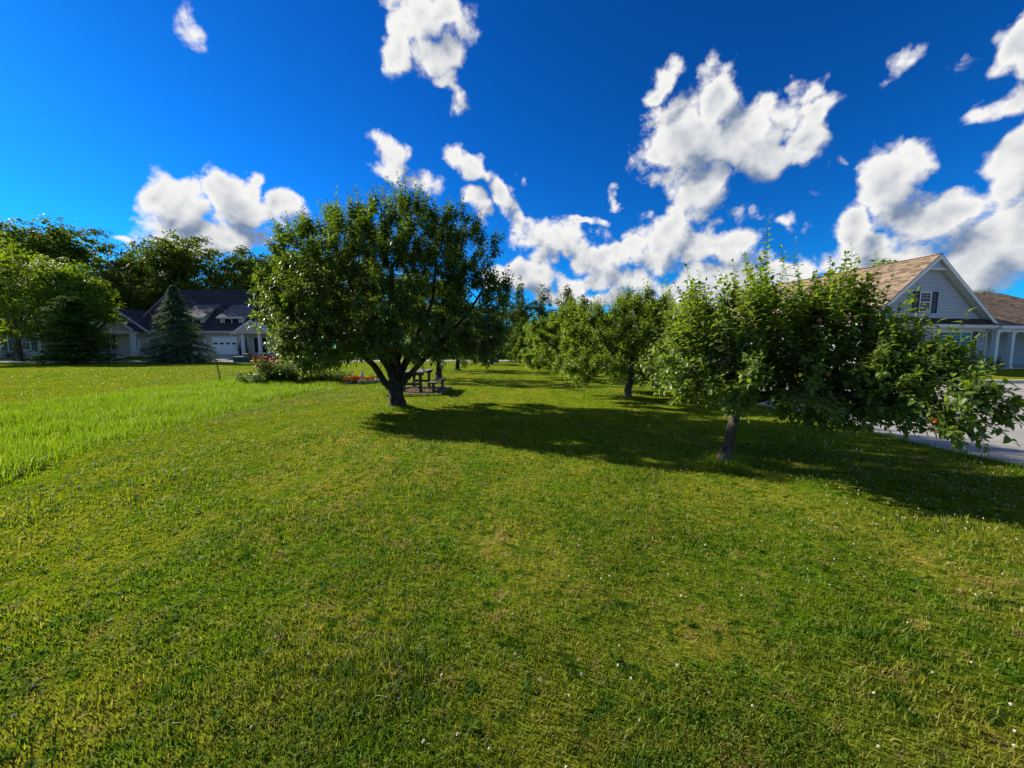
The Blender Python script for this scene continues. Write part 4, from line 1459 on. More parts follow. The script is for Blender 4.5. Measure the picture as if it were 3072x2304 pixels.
def pot_plant(label, x, y, z, s=1.0, petal='red_petal', seed=0, pot='terracotta', plant_h=.32):
    t = thing('flower_pot', label, 'flower pot', (x, y, z))
    mb = MB()
    mb.lathe([(.13 * s, 0), (.17 * s, .16 * s), (.205 * s, .30 * s), (.225 * s, .30 * s), (.23 * s, .37 * s), (.20 * s, .37 * s), (.19 * s, .33 * s)], 18)
    mb.build('pot', M[pot], t, True)
    r = np.random.default_rng(seed)
    n = 160
    d = unit(r.normal(0, 1, (n, 3)) * [1, 1, .8] + [0, 0, .5])
    P = np.array([0, 0, .36 * s]) + d * r.uniform(.05, plant_h, n)[:, None] * s
    N_ = unit(d + r.normal(0, .4, (n, 3)))
    A_ = unit(np.cross(N_, r.normal(0, 1, (n, 3))))
    c = mesh_obj('foliage', leaf_mesh('foliage', P, A_, N_, r.uniform(.06, .12, n) * s, r.uniform(.04, .07, n) * s, r.random(n), simple=True), M['bush_leaf'], t)
    c['kind'] = 'stuff'
    mb = MB()
    for k in range(16):
        p = Vector(d[k]) * plant_h * s * 1.05 + Vector((0, 0, .36 * s))
        for j in range(5):
            a = j * 1.257
            u_ = Vector((math.cos(a), math.sin(a), .35)) * .035 * s
            w_ = Vector((-math.sin(a), math.cos(a), 0)) * .02 * s
            mb.add([p, p + u_ - w_, p + u_ * 1.3, p + u_ + w_], [(0, 1, 2, 3)])
    b = mb.build('blossoms', M[petal], t)
    b['kind'] = 'stuff'
    return t


hm = Matrix.Translation((Hx, Hy, Hz0)) @ Matrix.Rotation(R(9), 4, 'Z')
p = hm @ Vector((5.30, .35, -.02))
pot_plant('terracotta flower pot with red blossoms between the white porch columns', p.x, p.y, p.z, 1.35, 'red_petal', 3)


def bush(name, label, x, y, h, w, leaf, n, L, seed, group=None, z=None):
    r = np.random.default_rng(seed)
    lo = [(r.uniform(-.2, .2) * w, r.uniform(-.2, .2) * w, h * .5, w * .34, w * .34, h * .45) for _ in range(6)]
    return clump_tree(name, label, (x, y, hz(x, y) if z is None else z), h, lo, M[leaf], n, L, seed, group, .03, .3, 'shrub', per=14, cr=.14 * max(h, w), flat=.9)


p = hm @ Vector((3.6, -.55, 0))
bush('foundation_shrub', 'low dark shrub at the foot of the porch beside the triple window', p.x, p.y, .55, 1.5, 'yew', 900, .09, 91, z=Hz0 - .05)
p = hm @ Vector((2.0, -.6, 0))
bush('foundation_shrub', 'low rounded green shrub beneath the triple window', p.x, p.y, .6, 1.3, 'bush_leaf', 700, .09, 92, z=Hz0 - .05)
p = hm @ Vector((-1.6, -.7, 0))
bush('foundation_shrub', 'green shrub against the blue clapboards below the gable', p.x, p.y, .8, 1.5, 'bush_leaf', 800, .09, 93, z=Hz0 - .05)

# ------------------------------------------------------------------ taupe house with the charcoal roof
LX, LY, LZ = -45.0, 52.0, .55
lh = thing('house', 'taupe house with a big charcoal roof, two dormers and pale garage doors', 'house', (LX, LY, LZ))


def lx(X):
    return X - LX


def ly(Y):
    return Y - LY


def lz(Z):
    return Z - LZ


mb = MB()
mb.prism([(ly(52.0), -.5), (ly(65.0), -.5), (ly(65.0), lz(3.4)), (ly(58.6), lz(9.6)), (ly(52.0), lz(3.4))], 0, lx(-50.3), lx(-32.6))
mb.build('wall', M['siding_taupe'], lh)
eY, eZ, rY, rZ = 51.5, 3.75, 58.5, 10.15
mb = MB()
mb.prism([(ly(eY), lz(eZ)), (ly(rY), lz(rZ)), (ly(65.5), lz(eZ)), (ly(65.5), lz(eZ) - .18), (ly(rY), lz(rZ) - .2), (ly(eY), lz(eZ) - .18)], 0, lx(-50.8), lx(-32.2))
rf = mb.build('roof', M['shingle_dark'], lh)
courses(rf, M['shingle_dark'], (lx(-50.8), ly(eY) - .03, lz(eZ)), (1, 0, 0), (0, rY - eY, rZ - eZ), 18.6, 9.45, 0, .30, .03, seed=21)
mb = MB()
mb.box(lx(-50.8), lx(-32.2), ly(eY) - .10, ly(eY) - .035, lz(3.52), lz(3.76))
mb.box(lx(-50.5), lx(-32.4), ly(51.7), ly(51.98), lz(3.28), lz(3.56))
mb.build('fascia', M['concrete'], lh)
mb = MB()
mb.bar((lx(-50.86), ly(eY), lz(eZ) - .06), (lx(-50.86), ly(rY), lz(rZ) - .06), .05, .24)
mb.build('rake_board', M['concrete'], lh)
for dx0, dx1 in ((-44.6, -41.7), (-39.45, -36.4)):
    mb = MB()
    mb.prism([(ly(52.75), lz(4.5)), (ly(52.75), lz(5.70)), (ly(56.2), lz(7.75)), (ly(56.2), lz(7.0))], 0, lx(dx0), lx(dx1))
    dm = mb.build('dormer', M['siding_taupe'], lh)
    mb = MB()
    mb.prism([(ly(52.35), lz(5.66)), (ly(56.25), lz(7.98)), (ly(56.25), lz(7.82)), (ly(52.35), lz(5.50))], 0, lx(dx0) - .28, lx(dx1) + .28)
    mb.build('dormer_roof', M['shingle_grey'], dm)
    mb = MB()
    mb.box(lx(dx0) - .3, lx(dx1) + .3, ly(52.28), ly(52.345), lz(5.46), lz(5.68))
    mb.box(lx(dx0) - .02, lx(dx0) + .14, ly(52.70), ly(52.745), lz(4.55), lz(5.5))
    mb.box(lx(dx1) - .14, lx(dx1) + .02, ly(52.70), ly(52.745), lz(4.55), lz(5.5))
    mb.box(lx(dx0) - .02, lx(dx1) + .02, ly(52.69), ly(52.743), lz(4.42), lz(4.56))
    mb.build('dormer_trim', M['trim'], dm)
    cx_ = (dx0 + dx1) / 2
    window(dm, lx(cx_ - .98), lx(cx_ + .98), lz(4.72), lz(5.42), ly(52.73), .09, (lx(cx_),), (), proud=.07)
for gx0, gx1 in ((-44.2, -41.2), (-40.15, -36.9)):
    mb = MB()
    mb.box(lx(gx0) - .16, lx(gx0), ly(51.90), ly(52.0), lz(.62), lz(2.92))
    mb.box(lx(gx1), lx(gx1) + .16, ly(51.90), ly(52.0), lz(.62), lz(2.92))
    mb.box(lx(gx0) - .16, lx(gx1) + .16, ly(51.89), ly(52.0), lz(2.92), lz(3.10))
    fr_ = mb.build('garage_door_frame', M['trim'], lh)
    for i in range(4):
        p = MB()
        p.box(lx(gx0), lx(gx1), ly(51.95) + .008 * (i % 2), ly(51.99), lz(.66) + i * .565, lz(.66) + (i + 1) * .565 - .012)
        p.build('door_panel', M['door_white'], fr_)
    for i in range(4):
        w_ = (gx1 - gx0) / 4
        p = MB()
        p.box(lx(gx0 + w_ * (i + .2)), lx(gx0 + w_ * (i + .8)), ly(51.925), ly(51.948), lz(1.98), lz(2.22))
        p.build('pane', M['glass'], fr_)
# recessed entry to the right of the garage
mb = MB()
mb.box(lx(-36.4), lx(-35.5), ly(51.93), ly(52.0), lz(.62), lz(2.85))
en = mb.build('entry_door', M['shutter_black'], lh)
mb = MB()
mb.box(lx(-36.52), lx(-36.4), ly(51.9), ly(52.0), lz(.6), lz(2.97))
mb.box(lx(-36.4), lx(-35.5), ly(51.9), ly(52.0), lz(2.85), lz(2.97))
mb.box(lx(-35.5), lx(-35.38), ly(51.9), ly(52.0), lz(.6), lz(2.97))
mb.build('door_frame', M['trim'], en)
for X0 in (-35.1, -32.9):
    mb = MB()
    mb.box(lx(X0) - .17, lx(X0) + .17, ly(50.4), ly(50.74), lz(.55), lz(3.3))
    mb.build('porch_column', M['trim'], lh)
mb = MB()
mb.prism([(lx(-36.0), lz(3.35)), (lx(-31.4), lz(3.35)), (lx(-33.7), lz(4.9))], 1, ly(50.2), ly(53.0))
mb.build('porch_gable', M['siding_taupe'], lh)
mb = MB()
for sx in (-1, 1):
    mb.bar((lx(-33.7), ly(50.1), lz(5.0)), (lx(-33.7) + sx * 2.6, ly(50.1), lz(3.3)), .25, .2)
mb.build('porch_rake', M['trim'], lh)
window(lh, lx(-34.6), lx(-32.9), lz(.9), lz(2.9), ly(51.97), .1, (), ())

# front wing: two nested gables
g1 = MB()
g1.prism([(lx(-56.2), -.5), (lx(-48.6), -.5), (lx(-48.6), lz(3.7)), (lx(-52.3), lz(6.5)), (lx(-56.2), lz(3.6))], 1, ly(51.6), ly(60))
g1.build('wing_wall', M['siding_taupe'], lh)
mb = MB()
mb.prism([(lx(-56.9), lz(3.45)), (lx(-52.3), lz(6.83)), (lx(-47.7), lz(3.45)), (lx(-47.7), lz(3.28)), (lx(-52.3), lz(6.62)), (lx(-56.9), lz(3.28))], 1, ly(51.2), ly(60))
wrf = mb.build('wing_roof', M['shingle_dark'], lh)
mb = MB()
for sx in (-1, 1):
    mb.bar((lx(-52.3), ly(51.16), lz(6.74)), (lx(-52.3) + sx * 4.62, ly(51.16), lz(3.36)), .06, .26)
mb.build('rake_board', M['trim'], wrf)
mb = MB()
mb.lathe([(.30, 0), (.30, .05), (.24, .05), (.22, .02)], 20)
ov = mb.build('round_vent', M['siding_cream'], lh, True)
ov.rotation_euler = (R(90), 0, 0)
ov.location = (lx(-51.95), ly(51.56), lz(6.02))
g2_ = MB()
g2_.prism([(lx(-53.2), lz(3.72)), (lx(-48.7), lz(3.72)), (lx(-50.95), lz(5.5))], 1, ly(49.9), ly(53))
g2_.build('porch_gable', M['siding_taupe'], lh)
mb = MB()
mb.prism([(lx(-53.5), lz(3.78)), (lx(-50.95), lz(5.72)), (lx(-48.4), lz(3.78)), (lx(-48.4), lz(3.62)), (lx(-50.95), lz(5.54)), (lx(-53.5), lz(3.62))], 1, ly(49.6), ly(54))
prf = mb.build('porch_roof', M['shingle_dark'], lh)
mb = MB()
for sx in (-1, 1):
    mb.bar((lx(-50.95), ly(49.56), lz(5.64)), (lx(-50.95) + sx * 2.56, ly(49.56), lz(3.72)), .06, .24)
mb.build('rake_board', M['trim'], prf)
mb = MB()
mb.box(lx(-56.4), lx(-48.4), ly(49.85), ly(50.15), lz(3.34), lz(3.74))
mb.box(lx(-56.4), lx(-53.3), ly(50.2), ly(51.55), lz(3.40), lz(3.72))
mb.build('porch_beam', M['trim'], lh)
for X0 in (-52.9, -48.9):
    mb = MB()
    mb.box(lx(X0) - .22, lx(X0) + .22, ly(49.8), ly(50.2), lz(.5), lz(3.36))
    mb.box(lx(X0) - .28, lx(X0) + .28, ly(49.74), ly(50.26), lz(.5), lz(.72))
    mb.build('porch_column', M['trim'], lh)
mb = MB()
mb.box(lx(-50.6), lx(-49.6), ly(51.52), ly(51.6), lz(.62), lz(2.75))
fd = mb.build('front_door', M['door_white'], lh)
p = MB(); p.box(lx(-50.35), lx(-49.85), ly(51.49), ly(51.515), lz(1.5), lz(2.6)); p.build('pane', M['glass'], fd)
lw = window(lh, lx(-54.9), lx(-53.5), lz(1.4), lz(3.15), ly(51.56), .1, (), (lz(2.3),))
shutter(lh, lx(-55.6), lx(-55.05), lz(1.35), lz(3.2), ly(51.56), 'shutter_black')
shutter(lh, lx(-53.35), lx(-52.8), lz(1.35), lz(3.2), ly(51.56), 'shutter_black')
pot_plant('hanging style planter with orange flowers beside the taupe garage entry', -35.75, 51.3, hz(-35.75, 51.3), 2.4, 'orange_petal', 5, 'black', .36)
bush('foundation_shrub', 'dark shrub under the taupe wing window', -54.2, 50.6, 1.0, 2.6, 'yew', 700, .16, 94)

# ------------------------------------------------------------------ cream house behind the maple
cx0, cy0 = -66.5, 50.0
ch = thing('house', 'cream house with black shutters half hidden behind the light green maple', 'house', (cx0, cy0, hz(cx0, cy0)))
mb = MB()
mb.prism([(-9, -.5), (5.6, -.5), (5.6, 3.1), (-9, 3.1)], 1, 0, 9)
mb.build('wall', M['siding_cream'], ch)
mb = MB()
mb.prism([(-.5, 3.0), (4.5, 6.6), (9.5, 3.0), (9.5, 2.85), (4.5, 6.4), (-.5, 2.85)], 0, -9.5, 6.1)
crf = mb.build('roof', M['shingle_dark'], ch)
for wx0 in (-6.0, -1.5, 2.4):
    window(ch, wx0, wx0 + 1.9, .9, 2.7, -.02, .11, (), (1.8,))
    shutter(ch, wx0 - .85, wx0 - .2, .8, 2.85, -.01, 'shutter_black')
    shutter(ch, wx0 + 2.1, wx0 + 2.75, .8, 2.85, -.01, 'shutter_black')
bush('foundation_shrub', 'low shrub along the cream house wall', -63.0, 48.8, 1.0, 2.4, 'yew', 600, .16, 95)
bush('foundation_shrub', 'round dark shrub below the cream house window', -66.0, 48.8, 1.1, 1.8, 'yew', 600, .16, 96)

# ------------------------------------------------------------------ pale house glimpsed past the arborvitae
fh = thing('house', 'pale grey house glimpsed between the dark crabapple and the arborvitae', 'house', (-6.5, 60, 0))
mb = MB()
mb.prism([(-6, -.3), (4.6, -.3), (4.6, 3.4), (-6, 3.4)], 1, 0, 8)
mb.build('wall', M['siding_blue'], fh)
mb = MB()
mb.prism([(-.5, 3.3), (4, 6.4), (8.5, 3.3), (8.5, 3.1), (4, 6.2), (-.5, 3.1)], 0, -6.4, 5.0)
mb.build('roof', M['shingle_grey'], fh)
for wx0 in (-4.4, -1.0, 2.2):
    window(fh, wx0, wx0 + 1.3, 1.0, 2.5, -.02, .1, (), (1.75,))
mb = MB()
mb.box(4.5, 4.75, -.06, .06, -.2, 3.3)
mb.build('corner_board', M['trim'], fh)


# ------------------------------------------------------------------ picnic place
t = thing('timber_border', 'low weathered timber border round the mulched picnic spot', 'border', (-3.36, 14.1, 0))
for (x0, x1, y0, y1) in ((-.90, .90, -1.22, -1.08), (-.90, .90, 1.08, 1.22), (-.90, -.76, -1.08, 1.08), (.76, .90, -1.08, 1.08)):
    mb = MB(); mb.box(x0, x1, y0, y1, -.05, .085); mb.build('timber', M['timber'], t, bevel=.012)
mb = MB(); mb.box(-.76, .76, -1.08, 1.08, -.04, .035)
mu = mb.build('mulch', M['mulch'], t)
r = np.random.default_rng(77)
n = 1500
P = np.stack([r.uniform(-.74, .74, n), r.uniform(-1.05, 1.05, n), np.full(n, .04)], 1)
A = unit(np.stack([r.normal(0, 1, n), r.normal(0, 1, n), r.normal(0, .3, n)], 1))
N = r.normal(0, .5, (n, 3)) + [0, 0, 1]
N = unit(N - A * np.sum(N * A, 1, keepdims=True))
ck = mesh_obj('mulch_chips', leaf_mesh('mulch_chips', P, A, N, r.uniform(.04, .11, n), r.uniform(.015, .035, n), r.random(n), simple=True), surface('mulch_chip', (.10, .055, .03), (.30, .19, .12), 9, .9), t)
ck['kind'] = 'stuff'

tb = thing('picnic_table', 'weathered timber picnic table with dark trestle legs behind the crabapple trunk', 'table', (-3.6, 14.55, .03))
for i in range(5):
    mb = MB(); x0 = -.46 + i * .186
    mb.box(x0, x0 + .176, -1.0 + .008 * (i % 2), 1.0, .70, .742)
    mb.build('board', M['timber'], tb, bevel=.006)
for yy in (-.72, .72):
    for sx in (-1, 1):
        mb = MB(); mb.box(sx * .30 - .045, sx * .30 + .045, yy - .05, yy + .05, -.02, .69); mb.build('leg', M['timber_dark'], tb)
    mb = MB(); mb.box(-.42, .42, yy - .03, yy + .03, .60, .698); mb.build('cleat', M['timber_dark'], tb)
    mb = MB(); mb.box(-.254, .254, yy - .028, yy + .028, .24, .33); mb.build('stretcher', M['timber_dark'], tb)
for yy in (-.72, .72):
    mb = MB(); mb.bar((0, yy * .93, .33), (0, yy * .15, .69), .05, .06); mb.build('brace', M['timber_dark'], tb)
for k, bxx in enumerate((-2.69,)):
    b = thing('picnic_bench', 'weathered timber bench beside the picnic table on the mulch', 'bench', (bxx, 13.98, .03))
    for i in range(2):
        mb = MB(); mb.box(-.125 + i * .127, -.005 + i * .127, -1.12, 1.12, .40, .438); mb.build('board', M['timber'], b, bevel=.005)
    for yy in (-.85, .85):
        mb = MB(); mb.box(-.045, .045, yy - .06, yy + .06, -.02, .36); mb.build('leg', M['timber_dark'], b)
        mb = MB(); mb.box(-.115, .115, yy - .03, yy + .03, .36, .398); mb.build('cleat', M['timber_dark'], b)

# ------------------------------------------------------------------ stake, utility boxes, bins
st = thing('garden_stake', 'thin dark metal stake standing alone on the bright lawn', 'stake', (-13.9, 18.3, hz(-13.9, 18.3)))
mb = MB()
mb.bar((0, 0, -.1), (-.13, .02, .82), .045, .02)
mb.build('post', M['timber_dark'], st)
mb = MB(); mb.bar((-.132, .02, .82), (-.135, .02, .86), .055, .028); mb.build('cap', M['black'], st)


def utility_box(label, x, y, w, d, h, mat, legs=False):
    t = thing('utility_box', label, 'utility box', (x, y, hz(x, y)))
    mb = MB(); mb.box(-w / 2 - .06, w / 2 + .06, -d / 2 - .06, d / 2 + .06, -.1, .08); mb.build('pad', M['concrete'], t)
    mb = MB(); mb.box(-w / 2, w / 2, -d / 2, d / 2, .08, h * .86); mb.build('cabinet', M[mat], t, bevel=.02)
    mb = MB(); mb.prism([(-d / 2 - .03, h * .86), (d / 2 + .03, h * .86), (d / 2 + .03, h), (-d / 2 + .05, h), (-d / 2 - .03, h * .93)], 0, -w / 2 - .03, w / 2 + .03); mb.build('lid', M[mat], t)
    mb = MB(); mb.box(-.05, .05, -d / 2 - .02, -d / 2, h * .45, h * .6); mb.build('latch', M['black'], t)
    return t


utility_box('wide dark green utility box at the lawn edge before the garage', -28.5, 40.6, 1.15, .9, .66, 'green_box')
utility_box('small green utility pedestal behind the wide green box', -28.6, 41.6, .5, .45, .95, 'green_box')
utility_box('black utility pedestal close to the red flowers', -25.9, 40.4, .55, .5, 1.0, 'black')
utility_box('tall teal green utility cabinet at the lawn end beside the far crabapple', -1.9, 40.4, .95, .8, 1.15, 'teal_bin')
utility_box('dark teal utility cabinet standing in the crabapple shade', -3.6, 40.8, .9, .8, 1.1, 'teal_bin')

# ------------------------------------------------------------------ flower bed
bed = MB()
m = 40
ring = [(-9.4 + 2.9 * math.cos(2 * math.pi * i / m) * (1 + .06 * math.sin(5 * i)), 18.3 + 1.15 * math.sin(2 * math.pi * i / m) * (1 + .08 * math.sin(3 * i + 1))) for i in range(m)]
bed.add([(-9.4, 18.3, hz(-9.4, 18.3) + .09)] + [(x, y, hz(x, y) + .012) for x, y in ring], [(0, i + 1, (i + 1) % m + 1) for i in range(m)])
tag(bed.build('flower_bed', M['soil']), kind='structure')


def herb(name, label, x, y, h, w, seed, petal=None, n_st=26, leaf='bush_leaf', L=.10, heads=.7, hs=.05, cat='plant', group=None):
    r = np.random.default_rng(seed)
    t = thing(name, label, cat, (x, y, hz(x, y) + .03), 0, group)
    P0, P1, lp, la, ln_, hd = [], [], [], [], [], []
    for i in range(n_st):
        a, d = r.uniform(0, 6.28), w * .32 * math.sqrt(r.random())
        b = np.array([d * math.cos(a), d * math.sin(a), 0])
        e = b * 1.55 + np.array([r.normal(0, .05), r.normal(0, .05), h * r.uniform(.45, 1.05)])
        P0.append(b); P1.append(e)
        k = int(h / .028)
        for j in range(k):
            s = (j + r.random()) / k * .95
            ph = j * 1.57 + r.uniform(-.4, .4)
            lp.append(b + (e - b) * s)
            la.append(unit(np.array([math.cos(ph), math.sin(ph), r.uniform(-.2, .5)])))
        hd.append(e)
    mesh_obj('stems', frustums('stems', np.array(P0), np.array(P1), np.full(n_st, .006), np.full(n_st, .003), 4), M['stem'], t)['kind'] = 'stuff'
    lp, la = np.array(lp), np.array(la)
    N_ = np.array([0, 0, 1.0]) + r.normal(0, .35, lp.shape)
    N_ = unit(N_ - la * np.sum(N_ * la, 1, keepdims=True))
    LL = L * r.uniform(.6, 1.2, len(lp))
    mesh_obj('foliage', leaf_mesh('foliage', lp, la, N_, LL, LL * .42, r.random(len(lp)), simple=True), M[leaf], t)['kind'] = 'stuff'
    if petal:
        for e in hd:
            if r.random() > heads:
                continue
            k = 22
            d_ = unit(r.normal(0, 1, (k, 3)) * [1, 1, .6] + [0, 0, .25])
            nn = unit(np.cross(d_, r.normal(0, 1, (k, 3))))
            mesh_obj('flower_head', leaf_mesh('flower_head', np.repeat(e[None], k, 0), d_, nn, r.uniform(.6, 1.2, k) * hs * 1.6, np.full(k, hs * .5), r.random(k), simple=True), M[petal], t)
    return t


herb('bee_balm', 'tall clump of red bee balm flowers at the end of the flower bed', -11.3, 18.2, 1.15, 1.7, 101, 'red_petal', 60, 'bush_leaf', .17, .9, .078)
herb('perennial_plant', 'leafy green perennial in front of the red bee balm', -11.5, 17.4, .62, 2.0, 102, None, 60, 'bush_leaf', .18)
herb('perennial_plant', 'broad dark leafy perennial beside the red bee balm', -10.1, 17.8, .95, 1.9, 103, None, 60, 'bush_leaf', .19)
herb('perennial_plant', 'leafy green perennial in the middle of the flower bed', -9.0, 17.6, .75, 1.7, 104, None, 50, 'weed_leaf', .18)
herb('perennial_plant', 'feathery light green perennial near the orange marigolds', -8.0, 17.7, .66, 1.5, 105, None, 50, 'bush_leaf', .14)
herb('marigold', 'low clump of bright orange marigolds at the flower bed edge', -7.35, 17.5, .26, .8, 106, 'orange_petal', 34, 'bush_leaf', .07, .95, .065)
herb('marigold', 'small clump of orange marigolds next to the edging stones', -6.75, 17.9, .24, .6, 107, 'orange_petal', 24, 'bush_leaf', .07, .9, .055)
herb('marigold', 'few orange marigolds under the leafy perennials', -9.4, 17.1, .2, .5, 108, 'orange_petal', 9, 'bush_leaf', .06, .8, .035)
herb('perennial_plant', 'pale green low plant near the blue garden ornament', -6.5, 18.6, .35, .8, 109, None, 24, 'weed_leaf', .08)
orn = thing('garden_ornament', 'small pale blue bottle shaped garden ornament on the flower bed', 'ornament', (-7.05, 18.1, hz(-7, 18.1)))
mb = MB(); mb.lathe([(.06, .22), (.065, .34), (.05, .42), (.025, .48), (.022, .54), (.028, .55)], 14); mb.build('bottle', M['blue_glass'], orn, True)
mb = MB(); mb.bar((0, 0, -.05), (0, 0, .23), .02); mb.build('rod', M['black'], orn)
for i in range(9):
    a = -1.3 + i * .22
    x, y = -9.4 + 3.05 * math.cos(a), 18.3 + 1.25 * math.sin(a)
    mb = MB()
    rr = random.Random(i)
    mb.lathe([(.09, 0), (.15 + rr.uniform(-.02, .03), .03), (.13, .09), (.06, .12)], 9)
    s_ = mb.build('edging_stone', M['stone'], None, True)
    s_.location = (x, y, hz(x, y) - .02)
    s_.scale = (1.2, .8, 1)
    s_.rotation_euler = (0, 0, a + 1.57)
    tag(s_, 'pale rounded edging stone bordering the flower bed beside the marigolds', 'stone', 'edging stones of the flower bed')

# ------------------------------------------------------------------ apples on the leaning tree
apple_me = None
mb = MB()
mb.lathe([(.003, .040), (.012, .046), (.023, .043), (.029, .030), (.030, .017), (.025, .005), (.014, -.003), (.005, .002)], 16)
apple_me = mb
lab = ['red apple hanging high in the middle of the leaning apple tree', 'red apple hanging in the upper crown near the tan roof', 'red apple hanging low at the outer end of the leaning tree', 'red apple half hidden deep in the leaning tree crown', 'small red apple above the forked trunk of the leaning tree']
for k, (x, y, z) in enumerate([(2.95, 4.75, 1.90), (3.75, 4.75, 1.95), (4.30, 3.85, .88), (3.80, 4.62, 1.30), (2.55, 4.8, 1.62)]):
    a = thing('apple', lab[k], 'apple', (x, y, z), k * 1.1)
    apple_me.build('fruit', M['apple_red'], a, True)
    mb = MB(); mb.bar((0, 0, .05), (.008, 0, .085), .005); mb.build('stalk', M['twig'], a)

# ------------------------------------------------------------------ clover and weeds in the lawn
def clover_mesh(seed, size, petals=44):
    r = np.random.default_rng(seed)
    mb = MB()
    mb.mi = 1
    hh = .034
    mb.bar((0, 0, -.01), (size * .2, 0, hh), .0018)
    mb.mi = 0
    mb.lathe([(size * .25, hh - size * .45), (size * .5, hh - size * .1), (size * .42, hh + size * .35), (size * .1, hh + size * .52)], 7, (size * .2, 0, 0))
    for k in range(petals):
        d = unit(r.normal(0, 1, 3) * [1, 1, .75] + [0, 0, .1])
        p = Vector((size * .2, 0, hh)) + Vector(d) * size * .35
        u_ = Vector(d) * size * .4
        w_ = u_.cross(Vector((.3, .2, 1))).normalized() * size * .20
        mb.add([p - w_ * .5, p + w_ * .5, p + u_ + w_, p + u_ - w_], [(0, 1, 2, 3)])
    me = bpy.data.meshes.new('clover_flower')
    me.from_pydata(mb.v, [], mb.f)
    me.materials.append(M['white_clover']); me.materials.append(M['stem'])
    me.polygons.foreach_set('material_index', mb.m)
    return me


CL = [clover_mesh(i, .0072 + .0008 * i) for i in range(4)]
r = np.random.default_rng(123)


def clover_spots(n):
    out = []
    while len(out) < n:
        if r.random() < .50:
            y = r.uniform(2.2, 14); x = strip_edge(y) + abs(r.normal(0, 1.1)) + .1
        elif r.random() < .45:
            x, y = r.normal(5.2, 1.0), r.normal(4.6, 1.4)
        else:
            rr_ = math.exp(r.uniform(math.log(1.1), math.log(11))); a = r.uniform(-1.1, 1.1)
            x, y = rr_ * math.sin(a), rr_ * math.cos(a)
        if x < 6.7 and y > 1.0 and (math.hypot(x, y) > 2.6 or r.random() < .5) and not in_bed(np.array(x), np.array(y)):
            out.append((x, y))
    return out


hx_, hy_, hr_ = HERB_SPOTS
n = len(hx_)
P = np.stack([hx_, hy_, H(hx_, hy_) + r.uniform(.008, .040, n)], 1)
a = r.uniform(0, 6.28, n)
A = unit(np.stack([np.cos(a), np.sin(a), r.normal(0, .25, n)], 1))
N = r.normal(0, .3, (n, 3)) + [0, 0, 1]
N = unit(N - A * np.sum(N * A, 1, keepdims=True))
LL = (.010 + .0022 * hr_) * r.uniform(.7, 1.4, n)
tag(mesh_obj('clover_leaves', leaf_mesh('clover_leaves', P, A, N, LL, LL * .8, r.random(n), simple=True), M['weed_leaf']),
    'patches of small round clover leaves spread through the lawn', 'clover', kind='stuff')
# longer grass left by the mower round the trunks, posts and along the pavement edge
tx, ty = [], []
for (cx_, cy_, rad_, m_) in ((-3.11, 10.35, .30, 900), (3.03, 5.38, .17, 800), (3.4, 12.5, .2, 500), (-3.69, 19.3, .25, 300), (-3.86, 26.9, .25, 200), (-13.9, 18.3, .1, 200)):
    a = r.uniform(0, 6.28, m_)
    d = rad_ * (.75 + np.abs(r.normal(0, .55, m_)))
    tx.append(cx_ + d * np.cos(a)); ty.append(cy_ + d * np.sin(a))
for (x0, x1, y0, y1, m_) in ((-4.3, -2.42, 12.75, 12.88, 600), (-2.44, -2.34, 12.85, 15.35, 500)):
    tx.append(r.uniform(x0, x1, m_)); ty.append(r.uniform(y0, y1, m_))
yy = r.uniform(2.5, 16, 2600)
tx.append(7.0 + .16 * np.sin(yy * .55) + .06 * np.sin(yy * 1.9) + r.normal(-.05, .06, 2600)); ty.append(yy)
tx, ty = np.concatenate(tx), np.concatenate(ty)
n = len(tx)
dd_ = np.hypot(tx, ty)
tag(blades('trunk_grass', tx, ty, r.uniform(.05, .14, n) + .001 * dd_, .003 + .0009 * dd_, .9, M['tall'], np.clip(r.normal(.35, .2, n), 0, 1), 31),
    'longer ragged grass left round trunks, timbers and the pavement edge', 'grass', kind='stuff')

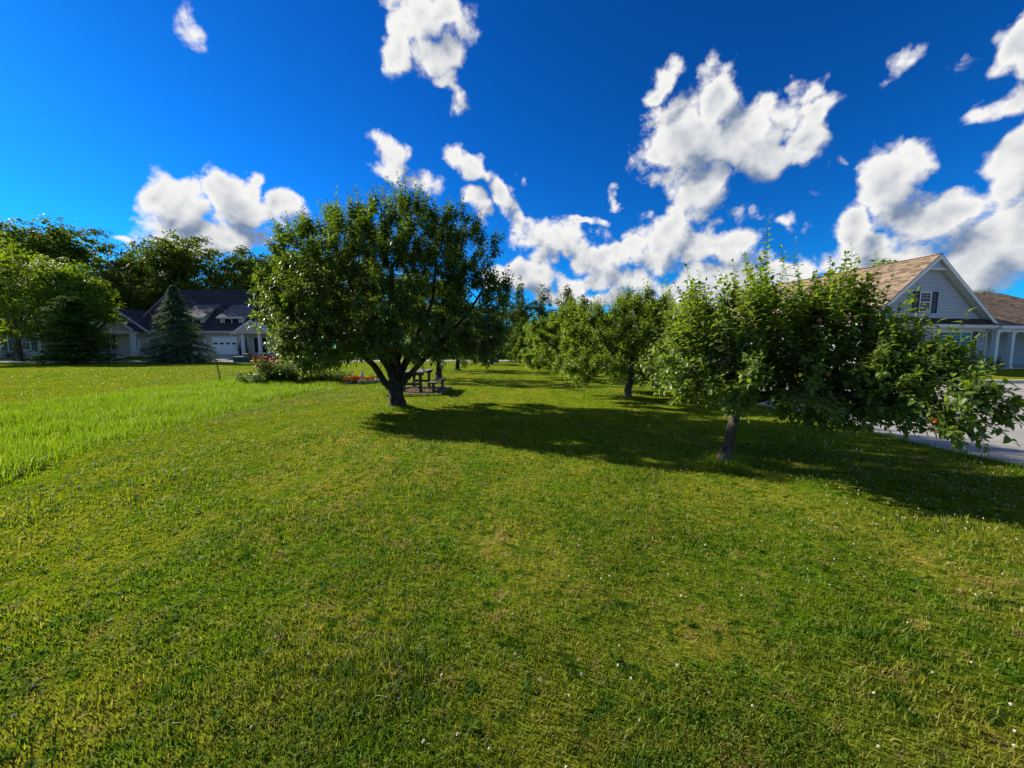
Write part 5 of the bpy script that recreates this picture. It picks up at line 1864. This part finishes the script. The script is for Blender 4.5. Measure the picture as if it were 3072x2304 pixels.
sp = sorted(clover_spots(1500), key=lambda p: math.hypot(*p))
for k, (x, y) in enumerate(sp[:220]):
    o = bpy.data.objects.new('clover_flower', CL[k % 4])
    o.location = (x, y, hz(x, y))
    o.rotation_euler = (r.normal(0, .2), r.normal(0, .2), r.uniform(0, 6))
    link(o)
    tag(o, 'small white clover blossom standing up from the mown lawn', 'clover', 'white clover blossoms in the lawn')
Vv, Qq, b = [], [], 0
FAR = clover_mesh(9, .009, 8)
base_v = np.array([v.co for v in FAR.vertices])
base_q = [tuple(p.vertices) for p in FAR.polygons if len(p.vertices) == 4]
base_q = np.array(base_q)
for (x, y) in sp[220:]:
    s = .9 + .05 * math.hypot(x, y)
    Vv.append(base_v * s + [x, y, hz(x, y)])
    Qq.append(base_q + b)
    b += len(base_v)
cm = mesh_obj('clover_patch', np_mesh('clover_patch', np.concatenate(Vv), np.concatenate(Qq)), [M['white_clover'], M['stem']])
mi = np.tile([p.material_index for p in FAR.polygons if len(p.vertices) == 4], len(sp) - 220)
cm.data.polygons.foreach_set('material_index', mi.astype(np.int32))
tag(cm, 'scatter of tiny white clover blossoms over the farther lawn', 'clover', kind='stuff')


def rosette(seed, n, L, up):
    r = np.random.default_rng(seed)
    a = np.arange(n) * 2.4 + r.uniform(-.3, .3, n)
    A = unit(np.stack([np.cos(a), np.sin(a), np.full(n, up) + r.uniform(-.1, .25, n)], 1))
    N = np.array([0, 0, 1.0]) + r.normal(0, .15, (n, 3))
    N = unit(N - A * np.sum(N * A, 1, keepdims=True))
    LL = L * r.uniform(.6, 1.15, n)
    me = leaf_mesh('weed', np.array([0, 0, .012]) + r.normal(0, 1, (n, 3)) * [.003, .003, .001], A, N, LL, LL * .36, r.random(n), .3, np.full(n, .3))
    me.materials.append(M['weed_leaf'])
    return me


RS = [rosette(1, 12, .036, .6), rosette(2, 14, .030, .8), rosette(3, 10, .042, .6), rosette(4, 16, .026, 1.0)]
for k in range(90):
    rr_ = math.exp(r.uniform(math.log(1.15), math.log(8))); a = r.uniform(-1.05, 1.05)
    x, y = rr_ * math.sin(a), rr_ * math.cos(a)
    if x > 6.6 or x < strip_edge(y) + .2:
        continue
    o = bpy.data.objects.new('lawn_weed', RS[k % 4])
    o.location = (x, y, hz(x, y))
    s = r.uniform(.7, 1.25)
    o.scale = (s, s, s)
    o.rotation_euler = (0, 0, r.uniform(0, 6))
    link(o)
    tag(o, 'flat rosette of dark green broad weed leaves in the lawn', 'weed', 'broad leaved weeds in the lawn')
